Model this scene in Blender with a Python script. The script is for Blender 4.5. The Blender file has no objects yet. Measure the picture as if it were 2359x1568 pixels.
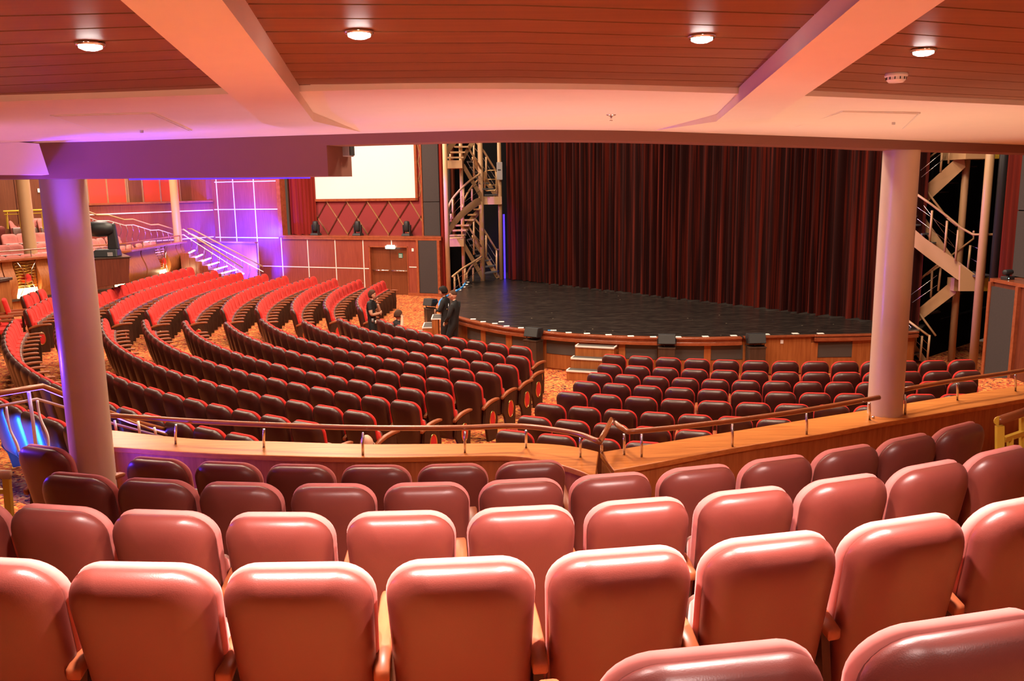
import bpy, math, random
import numpy as np
from mathutils import Vector, Matrix
random.seed(7)
SC = bpy.context.scene
COL = SC.collection

# ------------------------------------------------------------------ camera
W, H = 2359.0, 1568.0
FPX, PITCH, ROLL, EYE = 1950.0, math.radians(10.2), math.radians(0.9), 4.0
_fw = np.array([0, math.cos(PITCH), -math.sin(PITCH)])
_rt = np.array([1.0, 0, 0]); _up = np.cross(_rt, _fw)
_cr = _rt * math.cos(ROLL) - _up * math.sin(ROLL)
_cu = _rt * math.sin(ROLL) + _up * math.cos(ROLL)
cam = bpy.data.cameras.new('camera')
cam.sensor_width = 36.0; cam.lens = 36.0 * FPX / W; cam.clip_start = 0.05; cam.clip_end = 200
camo = bpy.data.objects.new('camera', cam); COL.objects.link(camo)
camo.matrix_world = Matrix(((_cr[0], _cu[0], -_fw[0], 0), (_cr[1], _cu[1], -_fw[1], 0), (_cr[2], _cu[2], -_fw[2], EYE), (0, 0, 0, 1)))
SC.camera = camo

# ------------------------------------------------------------------ world, exposure, house lights and added fill lights
wd = bpy.data.worlds.new('world'); SC.world = wd; wd.use_nodes = True
bg = wd.node_tree.nodes['Background']
bg.inputs[0].default_value = (1.0, 0.62, 0.42, 1); bg.inputs[1].default_value = 0.12
SC.view_settings.view_transform = 'Standard'; SC.view_settings.look = 'None'
SC.view_settings.gamma = 1.0; SC.view_settings.exposure = 0.0
SC.view_settings.use_curve_mapping = False

def lamp(kind, name, loc, energy, color, target=None, size=0.3, spot=100, blend=0.6):
    d = bpy.data.lights.new(name, kind); d.energy = energy; d.color = color
    if kind == 'AREA': d.shape = 'DISK'; d.size = size
    else: d.shadow_soft_size = size
    if kind == 'SPOT': d.spot_size = math.radians(spot); d.spot_blend = blend
    o = bpy.data.objects.new(name, d); COL.objects.link(o); o.location = loc
    t = Vector(target) if target else Vector(loc) - Vector((0, 0, 1))
    o.rotation_euler = (t - Vector(loc)).to_track_quat('-Z', 'Y').to_euler()
    return o
WARM = (1.0, 0.76, 0.55)
for (x, y, e) in ((-8, 25, 800), (-9.5, 17, 750), (-3, 14.5, 720), (3.5, 12.5, 560), (-3.5, 22.5, 720), (-6.5, 28.5, 1150), (6, 13.5, 230), (0.5, 17.5, 420), (-2.5, 9.0, 700), (3.0, 8.6, 720)):  # last two are fill, added above the balcony to highlight seat tops
    lamp('AREA', 'house_and_fill_light', (x, y, 10.5), e, WARM, size=1.6)
# unseen fill spots added behind the viewpoint to brighten the balcony ceiling
for (x, e, c) in ((-3.2, 300, (1.0, 0.64, 0.48)), (0.0, 420, (1.0, 0.71, 0.45)), (3.4, 400, (1.0, 0.70, 0.42))):
    lamp('SPOT', 'rear_fill_light', (x, -2.4, 3.5), e, c, (x, 0.0, 5.3), size=0.25, spot=76, blend=0.8)
# hidden fill spots added before the parapet to brighten the soffit
for (x, y, e, c) in ((-1.8, 6.5, 120, (1.0, 0.46, 0.50)), (-0.6, 6.35, 190, (1.0, 0.60, 0.43)), (1.6, 6.0, 200, (1.0, 0.62, 0.43)), (3.6, 6.9, 210, (1.0, 0.62, 0.40))):
    lamp('SPOT', 'soffit_fill_light', (x, y, 1.25), e, c, (x, y - 0.5, 4.5), size=0.12, spot=95, blend=0.9)
# coloured effect lights
BLUE, VIOLET, MAGENTA = (0.10, 0.03, 1.0), (0.42, 0.10, 1.0), (0.9, 0.16, 0.75)
lamp('SPOT', 'blue_wash', (-10.6, 33.0, 0.5), 12000, (0.02, 0.02, 1.0), (-10.6, 35.0, 1.7), size=0.2, spot=95, blend=0.9)
lamp('SPOT', 'blue_wash', (-11.9, 33.9, 0.6), 2500, (0.02, 0.02, 1.0), (-11.5, 35.3, 1.5), size=0.2, spot=130, blend=0.8)
lamp('SPOT', 'blue_wash', (-10.2, 33.6, 1.1), 5200, (0.01, 0.02, 1.0), (-11.0, 35.0, 2.2), size=0.2, spot=104, blend=0.9)
lamp('SPOT', 'blue_wash', (-11.1, 33.7, 2.3), 3600, (0.01, 0.02, 1.0), (-11.0, 35.2, 2.5), size=0.2, spot=130, blend=0.9)
lamp('AREA', 'house_and_fill_light', (-14.2, 29.5, 9.0), 1100, (1.0, 0.74, 0.62), size=1.5)  # fill lamp added over the far balcony to brighten its seats
lamp('SPOT', 'violet_wash', (-10.3, 31.6, 7.5), 2000, (0.42, 0.09, 0.9), (-10.8, 35.2, 3.6), size=0.3, spot=70, blend=0.9)
lamp('SPOT', 'violet_wash', (-11.4, 30.6, 2.7), 420, VIOLET, (-14.0, 33.0, 2.7), size=0.3, spot=75, blend=0.9)
lamp('SPOT', 'blue_stair_light', (-3.5, 5.85, 3.7), 170, BLUE, (-2.5, 6.5, 4.2), size=0.06, spot=100, blend=0.9)
lamp('SPOT', 'blue_stair_light', (-5.4, 6.9, 2.4), 260, BLUE, (-3.2, 6.62, 2.9), size=0.08, spot=80, blend=0.8)
lamp('SPOT', 'blue_stair_light', (-4.3, 6.9, 1.7), 260, BLUE, (-2.6, 7.3, 1.45), size=0.08, spot=60, blend=0.9)
lamp('SPOT', 'blue_stair_light', (-6.5, 8.0, 0.64), 14000, (0.01, 0.10, 1.0), (-5.6, 9.8, 0.68), size=0.08, spot=66, blend=0.8)
lamp('SPOT', 'violet_soffit_light', (-4.0, 4.2, 3.5), 55, (0.85, 0.30, 1.0), (-3.2, 5.4, 4.45), size=0.15, spot=70, blend=0.9)
lamp('SPOT', 'blue_spot', (-5.5, 9.5, 4.3), 450, BLUE, (1.6, 13.2, 0.9), size=0.1, spot=22, blend=0.8)
lamp('SPOT', 'violet_spot', (-9.0, 20.0, 6.0), 8000, VIOLET, (9.2, 17.8, 2.4), size=0.1, spot=12, blend=0.7)
lamp('SPOT', 'violet_spot', (-6.0, 22.0, 6.0), 4000, VIOLET, (-1.2, 29.2, 2.6), size=0.1, spot=20, blend=0.7)

# ------------------------------------------------------------------ pixel <-> place helpers
def ray(x, y):
    d = _fw * FPX + _cr * (x - 1179.5) - _cu * (y - 784.0)
    return d / np.linalg.norm(d)
def PZ(x, y, z):
    d = ray(x, y); t = (z - EYE) / d[2]
    return Vector((d[0] * t, d[1] * t, z))
def PY(x, y, Y):
    d = ray(x, y); t = Y / d[1]
    return Vector((d[0] * t, Y, EYE + d[2] * t))
def PROJ(p):
    v = np.array((p[0], p[1], p[2] - EYE)); z = v @ _fw
    return 1179.5 + FPX * (v @ _cr) / z, 784.0 - FPX * (v @ _cu) / z

# ------------------------------------------------------------------ materials
MATS = {}
def _new(name):
    m = bpy.data.materials.new(name); m.use_nodes = True
    nt = m.node_tree; b = nt.nodes['Principled BSDF']
    MATS[name] = m
    return m, nt, b
def plain(name, col, rough=0.5, metal=0.0, emit=None, estr=0.0, var=0.0, vscale=8.0, sheen=0.0, coat=0.0, bump=0.0, bscale=80.0, spec=0.5):
    m, nt, b = _new(name)
    b.inputs['Base Color'].default_value = (*col, 1); b.inputs['Roughness'].default_value = rough
    b.inputs['Metallic'].default_value = metal; b.inputs['Specular IOR Level'].default_value = spec
    if sheen: b.inputs['Sheen Weight'].default_value = sheen; b.inputs['Sheen Roughness'].default_value = 0.4; b.inputs['Sheen Tint'].default_value = (*[min(1, c * 1.5 + .15) for c in col], 1)
    if coat: b.inputs['Coat Weight'].default_value = coat; b.inputs['Coat Roughness'].default_value = 0.15
    if emit: b.inputs['Emission Color'].default_value = (*emit, 1); b.inputs['Emission Strength'].default_value = estr
    if var:
        tc = nt.nodes.new('ShaderNodeTexCoord'); nz = nt.nodes.new('ShaderNodeTexNoise'); nz.inputs['Scale'].default_value = vscale; nz.inputs['Detail'].default_value = 4
        mx = nt.nodes.new('ShaderNodeMix'); mx.data_type = 'RGBA'
        mx.inputs[6].default_value = (*[c * (1 - var) for c in col], 1); mx.inputs[7].default_value = (*[min(1, c * (1 + var)) for c in col], 1)
        nt.links.new(tc.outputs['Object'], nz.inputs['Vector']); nt.links.new(nz.outputs['Fac'], mx.inputs[0]); nt.links.new(mx.outputs[2], b.inputs['Base Color'])
    if bump:
        tc = nt.nodes.new('ShaderNodeTexCoord'); nz = nt.nodes.new('ShaderNodeTexNoise'); nz.inputs['Scale'].default_value = bscale
        bp = nt.nodes.new('ShaderNodeBump'); bp.inputs['Strength'].default_value = bump; bp.inputs['Distance'].default_value = 0.01
        nt.links.new(tc.outputs['Object'], nz.inputs['Vector']); nt.links.new(nz.outputs['Fac'], bp.inputs['Height']); nt.links.new(bp.outputs[0], b.inputs['Normal'])
    return m
def wood(name, c1, c2, scale=(30, 30, 2.0), rough=0.35, coat=0.3, coord='Object', spec=0.5):
    m, nt, b = _new(name)
    tc = nt.nodes.new('ShaderNodeTexCoord'); mp = nt.nodes.new('ShaderNodeMapping'); mp.inputs['Scale'].default_value = scale
    nz = nt.nodes.new('ShaderNodeTexNoise'); nz.inputs['Scale'].default_value = 1.0; nz.inputs['Detail'].default_value = 5; nz.inputs['Roughness'].default_value = 0.6
    cr = nt.nodes.new('ShaderNodeValToRGB'); cr.color_ramp.elements[0].position = 0.32; cr.color_ramp.elements[1].position = 0.68
    cr.color_ramp.elements[0].color = (*c1, 1); cr.color_ramp.elements[1].color = (*c2, 1)
    nt.links.new(tc.outputs[coord], mp.inputs[0]); nt.links.new(mp.outputs[0], nz.inputs['Vector']); nt.links.new(nz.outputs['Fac'], cr.inputs[0]); nt.links.new(cr.outputs[0], b.inputs['Base Color'])
    b.inputs['Roughness'].default_value = rough; b.inputs['Specular IOR Level'].default_value = spec; b.inputs['Coat Weight'].default_value = coat; b.inputs['Coat Roughness'].default_value = 0.2
    return m
def carpet(name):
    m, nt, b = _new(name)
    tc = nt.nodes.new('ShaderNodeTexCoord')
    nz = nt.nodes.new('ShaderNodeTexNoise'); nz.inputs['Scale'].default_value = 2.2; nz.inputs['Detail'].default_value = 2; nz.inputs['Distortion'].default_value = 2.5
    n2 = nt.nodes.new('ShaderNodeTexNoise'); n2.inputs['Scale'].default_value = 6.5; n2.inputs['Detail'].default_value = 2; n2.inputs['Distortion'].default_value = 3.0
    cr = nt.nodes.new('ShaderNodeValToRGB'); e = cr.color_ramp; e.interpolation = 'EASE'
    e.elements[0].position = 0.30; e.elements[0].color = (0.34, 0.045, 0.022, 1)
    e.elements[1].position = 0.70; e.elements[1].color = (0.44, 0.075, 0.030, 1)
    for p, c in ((0.42, (0.50, 0.105, 0.040, 1)), (0.50, (0.58, 0.20, 0.060, 1)), (0.56, (0.42, 0.065, 0.03, 1))):
        x = e.elements.new(p); x.color = c
    c2 = nt.nodes.new('ShaderNodeValToRGB'); f = c2.color_ramp
    f.elements[0].position = 0.385; f.elements[0].color = (1, 1, 1, 1); f.elements[1].position = 0.42; f.elements[1].color = (0, 0, 0, 1)
    mx = nt.nodes.new('ShaderNodeMix'); mx.data_type = 'RGBA'; mx.inputs[7].default_value = (0.06, 0.025, 0.03, 1)
    c3 = nt.nodes.new('ShaderNodeValToRGB'); g = c3.color_ramp
    g.elements[0].position = 0.575; g.elements[0].color = (0, 0, 0, 1); g.elements[1].position = 0.60; g.elements[1].color = (1, 1, 1, 1)
    my = nt.nodes.new('ShaderNodeMix'); my.data_type = 'RGBA'; my.inputs[7].default_value = (0.66, 0.32, 0.08, 1)
    for q in (nz, n2): nt.links.new(tc.outputs['Object'], q.inputs['Vector'])
    nt.links.new(nz.outputs['Fac'], cr.inputs[0]); nt.links.new(n2.outputs['Fac'], c2.inputs[0]); nt.links.new(n2.outputs['Fac'], c3.inputs[0])
    nt.links.new(c2.outputs[0], mx.inputs[0]); nt.links.new(cr.outputs[0], mx.inputs[6])
    nt.links.new(c3.outputs[0], my.inputs[0]); nt.links.new(mx.outputs[2], my.inputs[6]); nt.links.new(my.outputs[2], b.inputs['Base Color'])
    b.inputs['Roughness'].default_value = 0.95; b.inputs['Specular IOR Level'].default_value = 0.1
    return m
def stagefloor(name):
    m, nt, b = _new(name)
    tc = nt.nodes.new('ShaderNodeTexCoord'); mp = nt.nodes.new('ShaderNodeMapping'); mp.inputs['Rotation'].default_value = (0, 0, 0.7); mp.inputs['Scale'].default_value = (1, 9, 1)
    nz = nt.nodes.new('ShaderNodeTexNoise'); nz.inputs['Scale'].default_value = 2.0; nz.inputs['Detail'].default_value = 8; nz.inputs['Distortion'].default_value = 1.5
    cr = nt.nodes.new('ShaderNodeValToRGB'); cr.color_ramp.elements[0].position = 0.45; cr.color_ramp.elements[1].position = 0.8
    cr.color_ramp.elements[0].color = (0.010, 0.009, 0.009, 1); cr.color_ramp.elements[1].color = (0.07, 0.055, 0.045, 1)
    vo = nt.nodes.new('ShaderNodeTexVoronoi'); vo.inputs['Scale'].default_value = 2.3
    c2 = nt.nodes.new('ShaderNodeValToRGB'); c2.color_ramp.elements[0].position = 0.03; c2.color_ramp.elements[0].color = (1, 1, 1, 1); c2.color_ramp.elements[1].position = 0.05; c2.color_ramp.elements[1].color = (0, 0, 0, 1)
    mx = nt.nodes.new('ShaderNodeMix'); mx.data_type = 'RGBA'; mx.inputs[7].default_value = (0.35, 0.28, 0.2, 1)
    nt.links.new(tc.outputs['Object'], mp.inputs[0]); nt.links.new(mp.outputs[0], nz.inputs['Vector']); nt.links.new(nz.outputs['Fac'], cr.inputs[0])
    nt.links.new(tc.outputs['Object'], vo.inputs['Vector']); nt.links.new(vo.outputs['Distance'], c2.inputs[0]); nt.links.new(c2.outputs[0], mx.inputs[0])
    nt.links.new(cr.outputs[0], mx.inputs[6]); nt.links.new(mx.outputs[2], b.inputs['Base Color'])
    b.inputs['Roughness'].default_value = 0.32
    return m
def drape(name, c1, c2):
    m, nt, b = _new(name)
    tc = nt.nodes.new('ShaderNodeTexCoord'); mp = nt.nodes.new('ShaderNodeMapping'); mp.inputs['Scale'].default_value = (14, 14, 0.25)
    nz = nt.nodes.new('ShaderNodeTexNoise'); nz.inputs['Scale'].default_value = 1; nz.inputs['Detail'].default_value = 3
    cr = nt.nodes.new('ShaderNodeValToRGB'); cr.color_ramp.elements[0].position = 0.48; cr.color_ramp.elements[1].position = 0.78  # streaks of folds catching light are painted into the colour
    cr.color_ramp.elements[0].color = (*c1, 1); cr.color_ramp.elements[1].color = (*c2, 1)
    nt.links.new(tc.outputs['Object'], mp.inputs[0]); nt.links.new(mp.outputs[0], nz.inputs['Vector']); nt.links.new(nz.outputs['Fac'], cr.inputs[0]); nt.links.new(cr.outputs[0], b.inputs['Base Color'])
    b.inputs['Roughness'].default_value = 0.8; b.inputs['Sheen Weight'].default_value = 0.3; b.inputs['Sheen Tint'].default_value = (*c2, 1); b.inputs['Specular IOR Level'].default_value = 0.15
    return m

plain('leather', (0.050, 0.014, 0.011), 0.38, bump=0.08, bscale=260, var=0.08, vscale=3)
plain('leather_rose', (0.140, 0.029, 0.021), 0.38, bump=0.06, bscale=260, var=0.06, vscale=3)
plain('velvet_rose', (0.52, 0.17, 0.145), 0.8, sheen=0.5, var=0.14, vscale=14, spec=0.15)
plain('velvet', (0.60, 0.036, 0.030), 0.85, sheen=0.35, var=0.16, vscale=9, spec=0.1)
plain('seat_underside', (0.13, 0.060, 0.045), 0.32, var=0.15)
wood('arm_wood', (0.24, 0.062, 0.022), (0.32, 0.090, 0.034), (20, 4, 20), 0.4, 0.05, spec=0.3)
wood('panel_wood', (0.045, 0.017, 0.010), (0.070, 0.027, 0.015), (20, 20, 3), 0.5, 0.0, spec=0.15)
plain('gold', (0.80, 0.55, 0.20), 0.25, 1.0)
plain('black_metal', (0.012, 0.012, 0.014), 0.4)
plain('black_plastic', (0.016, 0.017, 0.02), 0.5, var=0.2)
plain('speaker_grille', (0.035, 0.038, 0.040), 0.45, bump=0.4, bscale=400)
wood('teak', (0.30, 0.085, 0.022), (0.43, 0.145, 0.042), (22, 22, 1.6), 0.42, 0.05, spec=0.3)
wood('teak_cap', (0.40, 0.125, 0.028), (0.58, 0.21, 0.052), (2.2, 26, 26), 0.36, 0.05, spec=0.2)
wood('rail_wood', (0.26, 0.070, 0.018), (0.34, 0.10, 0.028), (3, 3, 3), 0.30, 0.3)
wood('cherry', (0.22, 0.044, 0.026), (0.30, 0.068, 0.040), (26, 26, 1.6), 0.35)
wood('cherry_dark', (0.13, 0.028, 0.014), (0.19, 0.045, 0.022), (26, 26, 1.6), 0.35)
wood('door_wood', (0.14, 0.036, 0.013), (0.19, 0.054, 0.020), (26, 26, 1.4), 0.35)
wood('moulding', (0.26, 0.060, 0.024), (0.36, 0.095, 0.038), (8, 8, 8), 0.25, 0.6)
wood('walnut', (0.045, 0.026, 0.018), (0.075, 0.044, 0.030), (20, 20, 2), 0.4)
wood('slat_wood', (0.20, 0.070, 0.026), (0.25, 0.092, 0.036), (1.2, 20, 20), 0.45, 0.0, spec=0.3)
plain('cream', (0.86, 0.74, 0.64), 0.6, var=0.03)
plain('fascia_shaded', (0.25, 0.105, 0.075), 0.6, var=0.03)  # pale paint, with its shade put into the colour as brown
plain('column_paint', (0.62, 0.47, 0.33), 0.34, var=0.03, coat=0.2)
plain('tower_paint', (0.52, 0.31, 0.16), 0.42, var=0.04)
plain('silver', (0.72, 0.70, 0.72), 0.25, 1.0)
plain('chrome', (0.85, 0.84, 0.82), 0.15, 1.0)
plain('yellow_paint', (0.72, 0.50, 0.05), 0.4)
plain('white_trim', (0.86, 0.80, 0.76), 0.35)
plain('white_plastic', (0.85, 0.80, 0.76), 0.4)
plain('screen_white', (0.78, 0.77, 0.76), 0.9)
plain('grey_fabric', (0.062, 0.052, 0.052), 0.9, var=0.12, vscale=30, spec=0.1)
plain('grey_mesh', (0.075, 0.062, 0.055), 0.6, bump=0.3, bscale=300)
plain('black_cloth', (0.006, 0.006, 0.007), 0.95, spec=0.05)
plain('red_panel', (0.55, 0.045, 0.022), 0.8, var=0.06, vscale=2)
plain('diamond_red', (0.24, 0.024, 0.026), 0.85, var=0.08, vscale=20, sheen=0.2)
plain('brass', (0.72, 0.50, 0.24), 0.35, 0.9)
plain('tread_grey', (0.16, 0.17, 0.18), 0.6)
plain('lamp_white', (1, 1, 1), 0.5, emit=(1.0, 0.96, 0.92), estr=30)
plain('exit_green', (0.7, 1, 0.9), 0.5, emit=(0.55, 1.0, 0.86), estr=5)
plain('blue_led', (0.1, 0.1, 1), 0.5, emit=(0.12, 0.06, 1.0), estr=12)
plain('blue_panel', (0.1, 0.1, 1), 0.5, emit=(0.07, 0.02, 1.0), estr=1.6)
plain('violet_led', (0.6, 0.4, 1), 0.5, emit=(0.62, 0.42, 1.0), estr=9)
plain('niche_glow', (1, 0.9, 0.6), 0.5, emit=(1.0, 0.72, 0.36), estr=3)
plain('blue_tape', (0.03, 0.30, 0.80), 0.5)
plain('white_tape', (0.85, 0.83, 0.8), 0.6)
plain('skin', (0.62, 0.33, 0.22), 0.5)
plain('hair_dark', (0.014, 0.010, 0.009), 0.8, spec=0.2)
plain('hair_brown', (0.075, 0.036, 0.022), 0.8, spec=0.2)
plain('cloth_black', (0.010, 0.010, 0.012), 0.8, var=0.3, vscale=12)
plain('grey_plastic', (0.35, 0.33, 0.34), 0.4)
plain('sign_green', (0.02, 0.14, 0.10), 0.5)
plain('wall_dark_wood', (0.10, 0.035, 0.02), 0.5, var=0.2)
plain('stone_grey', (0.07, 0.06, 0.055), 0.7)
carpet('carpet'); stagefloor('stage_black')
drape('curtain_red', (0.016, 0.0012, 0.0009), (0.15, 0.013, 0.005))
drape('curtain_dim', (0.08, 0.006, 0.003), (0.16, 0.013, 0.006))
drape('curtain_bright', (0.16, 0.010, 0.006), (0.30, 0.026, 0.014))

# ------------------------------------------------------------------ mesh builder
class MB:
    def __init__(s): s.v = []; s.f = []; s.m = []
    def add(s, vs, fs, mi=0):
        n = len(s.v); s.v += [tuple(v) for v in vs]; s.f += [tuple(i + n for i in f) for f in fs]; s.m += [mi] * len(fs)
        return s
    def hexa(s, b, t, mi=0):      # bottom 4 points, top 4 points (same order)
        return s.add(list(b) + list(t), [(3, 2, 1, 0), (4, 5, 6, 7), (0, 1, 5, 4), (1, 2, 6, 5), (2, 3, 7, 6), (3, 0, 4, 7)], mi)
    def box(s, x0, x1, y0, y1, z0, z1, mi=0):
        return s.hexa([(x0, y0, z0), (x1, y0, z0), (x1, y1, z0), (x0, y1, z0)], [(x0, y0, z1), (x1, y0, z1), (x1, y1, z1), (x0, y1, z1)], mi)
    def prism(s, poly, z0, z1, mi=0):
        n = len(poly)
        return s.add([(p[0], p[1], z0) for p in poly] + [(p[0], p[1], z1) for p in poly],
                     [tuple(range(n - 1, -1, -1)), tuple(range(n, 2 * n))] + [(i, (i + 1) % n, n + (i + 1) % n, n + i) for i in range(n)], mi)
    def tube(s, pts, r, n=8, mi=0, caps=True):
        pts = [Vector(p) for p in pts]; vs = []; fs = []
        rr = r if isinstance(r, (list, tuple)) else [r] * len(pts)
        u = None
        for i, p in enumerate(pts):
            d = (pts[min(i + 1, len(pts) - 1)] - pts[max(i - 1, 0)]).normalized()
            if u is None: u = d.orthogonal().normalized()
            u = (u - d * u.dot(d)).normalized(); w = d.cross(u)
            for k in range(n):
                a = 2 * math.pi * k / n
                vs.append(p + (u * math.cos(a) + w * math.sin(a)) * rr[i])
        for i in range(len(pts) - 1):
            for k in range(n):
                fs.append((i * n + k, i * n + (k + 1) % n, (i + 1) * n + (k + 1) % n, (i + 1) * n + k))
        if caps: fs.append(tuple(range(n - 1, -1, -1))); fs.append(tuple(range((len(pts) - 1) * n, len(pts) * n)))
        return s.add(vs, fs, mi)
    def bar(s, a, b, w, h, up=(0, 0, 1), mi=0):    # straight bar of rectangular section
        a = Vector(a); b = Vector(b); d = (b - a).normalized(); sd = d.cross(Vector(up))
        sd = sd.normalized() if sd.length > 1e-6 else Vector((1, 0, 0)); u = sd.cross(d)
        c = [sd * x * w / 2 + u * y * h / 2 for x, y in ((-1, -1), (1, -1), (1, 1), (-1, 1))]
        return s.hexa([a + q for q in c], [b + q for q in c], mi)
    def ribbon(s, A, B, mi=0):    # open surface between two equal length polylines
        n = len(A)
        return s.add(list(A) + list(B), [(i, i + 1, n + i + 1, n + i) for i in range(n - 1)], mi)
    def loft(s, sections, mi=0, closed=True, caps=True):
        n = len(sections[0]); vs = [p for q in sections for p in q]; fs = []
        for i in range(len(sections) - 1):
            for k in range(n if closed else n - 1):
                fs.append((i * n + k, i * n + (k + 1) % n, (i + 1) * n + (k + 1) % n, (i + 1) * n + k))
        if caps: fs.append(tuple(range(n - 1, -1, -1))); fs.append(tuple(range((len(sections) - 1) * n, len(sections) * n)))
        return s.add(vs, fs, mi)
    def lathe(s, prof, c=(0, 0, 0), n=20, axis='Z', mi=0):
        secs = []
        for r, h in prof:
            q = []
            for k in range(n):
                a = 2 * math.pi * k / n; x, y = r * math.cos(a), r * math.sin(a)
                q.append((c[0] + x, c[1] + y, c[2] + h) if axis == 'Z' else ((c[0] + x, c[1] + h, c[2] + y) if axis == 'Y' else (c[0] + h, c[1] + x, c[2] + y)))
            secs.append(q)
        return s.loft(secs, mi)
    def mesh(s, name, mats, smooth=False):
        me = bpy.data.meshes.new(name); me.from_pydata(s.v, [], s.f)
        for m in (mats if isinstance(mats, (list, tuple)) else [mats]): me.materials.append(MATS[m])
        if any(s.m): me.polygons.foreach_set('material_index', s.m)
        import bmesh
        b = bmesh.new(); b.from_mesh(me); bmesh.ops.recalc_face_normals(b, faces=b.faces); b.to_mesh(me); b.free()
        if smooth: me.polygons.foreach_set('use_smooth', [True] * len(me.polygons))
        me.update(); return me
    def build(s, name, mats, parent=None, smooth=False, bevel=0, angle=None):
        return link(name, s.mesh(name, mats, smooth), parent, bevel, angle)
def link(name, me, parent=None, bevel=0, angle=None):
    o = bpy.data.objects.new(name, me); COL.objects.link(o)
    if parent is not None: o.parent = parent
    if bevel:
        md = o.modifiers.new('bevel', 'BEVEL'); md.width = bevel; md.segments = 2; md.limit_method = 'ANGLE'
    if angle is not None:
        me.polygons.foreach_set('use_smooth', [True] * len(me.polygons))
        me.set_sharp_from_angle(angle=math.radians(angle))
    return o
def empty(name, loc=(0, 0, 0), rz=0.0):
    o = bpy.data.objects.new(name, None); COL.objects.link(o); o.location = loc; o.rotation_euler = (0, 0, rz); o.empty_display_size = 0.1
    return o
def tag(o, label=None, cat=None, group=None, kind=None):
    if label: o['label'] = label
    if cat: o['category'] = cat
    if group: o['group'] = group
    if kind: o['kind'] = kind
    return o
def struct(o, label=None):
    o['kind'] = 'structure'
    if label: o['label'] = label
    return o
def spline(pts, n=8):
    pts = [Vector(p) for p in pts]; out = []
    for i in range(len(pts) - 1):
        p0 = pts[max(i - 1, 0)]; p1 = pts[i]; p2 = pts[i + 1]; p3 = pts[min(i + 2, len(pts) - 1)]
        for k in range(n):
            t = k / n
            out.append(0.5 * ((2 * p1) + (p2 - p0) * t + (2 * p0 - 5 * p1 + 4 * p2 - p3) * t * t + (3 * p1 - p0 - 3 * p2 + p3) * t ** 3))
    out.append(pts[-1]); return out
def offs(path, d):               # offset a plan polyline sideways (left of travel = +)
    out = []
    for i, p in enumerate(path):
        t = path[min(i + 1, len(path) - 1)] - path[max(i - 1, 0)]; t.z = 0; t.normalize()
        out.append(Vector((p.x - t.y * d, p.y + t.x * d, p.z)))
    return out
def zed(path, z): return [Vector((p.x, p.y, z)) for p in path]
def wallstrip(inner, outer, z0, z1):      # solid between two plan polylines
    secs = [[(a.x, a.y, z0), (b.x, b.y, z0), (b.x, b.y, z1), (a.x, a.y, z1)] for a, b in zip(inner, outer)]
    return MB().loft(secs)
ORD = ['zeroth', 'first', 'second', 'third', 'fourth', 'fifth', 'sixth', 'seventh', 'eighth', 'ninth', 'tenth', 'eleventh', 'twelfth', 'thirteenth', 'fourteenth', 'fifteenth', 'sixteenth', 'seventeenth', 'eighteenth', 'nineteenth', 'twentieth', 'twenty-first', 'twenty-second', 'twenty-third', 'twenty-fourth', 'twenty-fifth', 'twenty-sixth', 'twenty-seventh', 'twenty-eighth', 'twenty-ninth', 'thirtieth']
class Frame:                     # a vertical wall plane: s to the right along it, t towards the hall, z up
    def __init__(f, o, right):
        f.o = Vector((o[0], o[1], 0)); f.r = Vector((right[0], right[1], 0)).normalized(); f.n = Vector((f.r.y, -f.r.x, 0))
    def p(f, s, t, z): q = f.o + f.r * s + f.n * t; return Vector((q.x, q.y, z))
    def px(f, x, y, t=0.0):
        d = ray(x, y); d = Vector(d); o = Vector((0, 0, EYE)); p0 = f.o + f.n * t
        k = (p0 - o).dot(f.n) / d.dot(f.n); q = o + d * k
        return (q - f.o).dot(f.r), q.z
    def box(f, mb, s0, s1, t0, t1, z0, z1, mi=0):
        return mb.hexa([f.p(s0, t0, z0), f.p(s1, t0, z0), f.p(s1, t1, z0), f.p(s0, t1, z0)], [f.p(s0, t0, z1), f.p(s1, t0, z1), f.p(s1, t1, z1), f.p(s0, t1, z1)], mi)

# ------------------------------------------------------------------ stalls floor (raked carpet)
C0 = Vector((7.0, 25.0, 0))
ROWS = [([0.35, -0.78, 0.18, -0.06, 11.39], 0.0), ([0.13, -0.54, 0.44, -0.3, 12.21], 0.0), ([0.21, -0.66, 0.47, -0.41, 13.05], 0.0), ([0.23, -0.5, 0.44, -0.74, 13.91], 0.0),
        ([0.26, -0.64, 0.6, -0.84, 14.76], 0.02), ([0.29, -0.65, 0.62, -0.88, 15.66], 0.05), ([0.28, -0.54, 0.71, -0.98, 16.53], 0.12), ([-0.56, 1.0, -0.87, 17.39], 0.22),
        ([-1.08, 1.31, -0.56, 18.2], 0.34), ([-1.16, 1.42, -0.33, 19.02], 0.46), ([-1.16, 1.42, -0.33, 19.95], 0.56)]
def row_r(k, th):
    t = (min(max(th, 157.0), 268.0) - 200.0) / 50.0
    return float(np.polyval(ROWS[k][0], t))
def polar(th, r, z=0.0):
    a = math.radians(th); return Vector((C0.x + r * math.cos(a), C0.y + r * math.sin(a), z))
secs = []
for th in range(120, 322, 3):
    rr = [(0.0, 0.0), (6.0, 0.0)] + [(row_r(k, th), ROWS[k][1]) for k in range(11)] + [(row_r(10, th) + 1.2, 0.62), (34.0, 0.62)]
    secs.append([polar(th, r, z) for r, z in rr])
fl = MB().loft(secs, closed=False, caps=False)
struct(fl.build('floor', 'carpet', angle=30), 'red and gold patterned carpet of the stalls')

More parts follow.
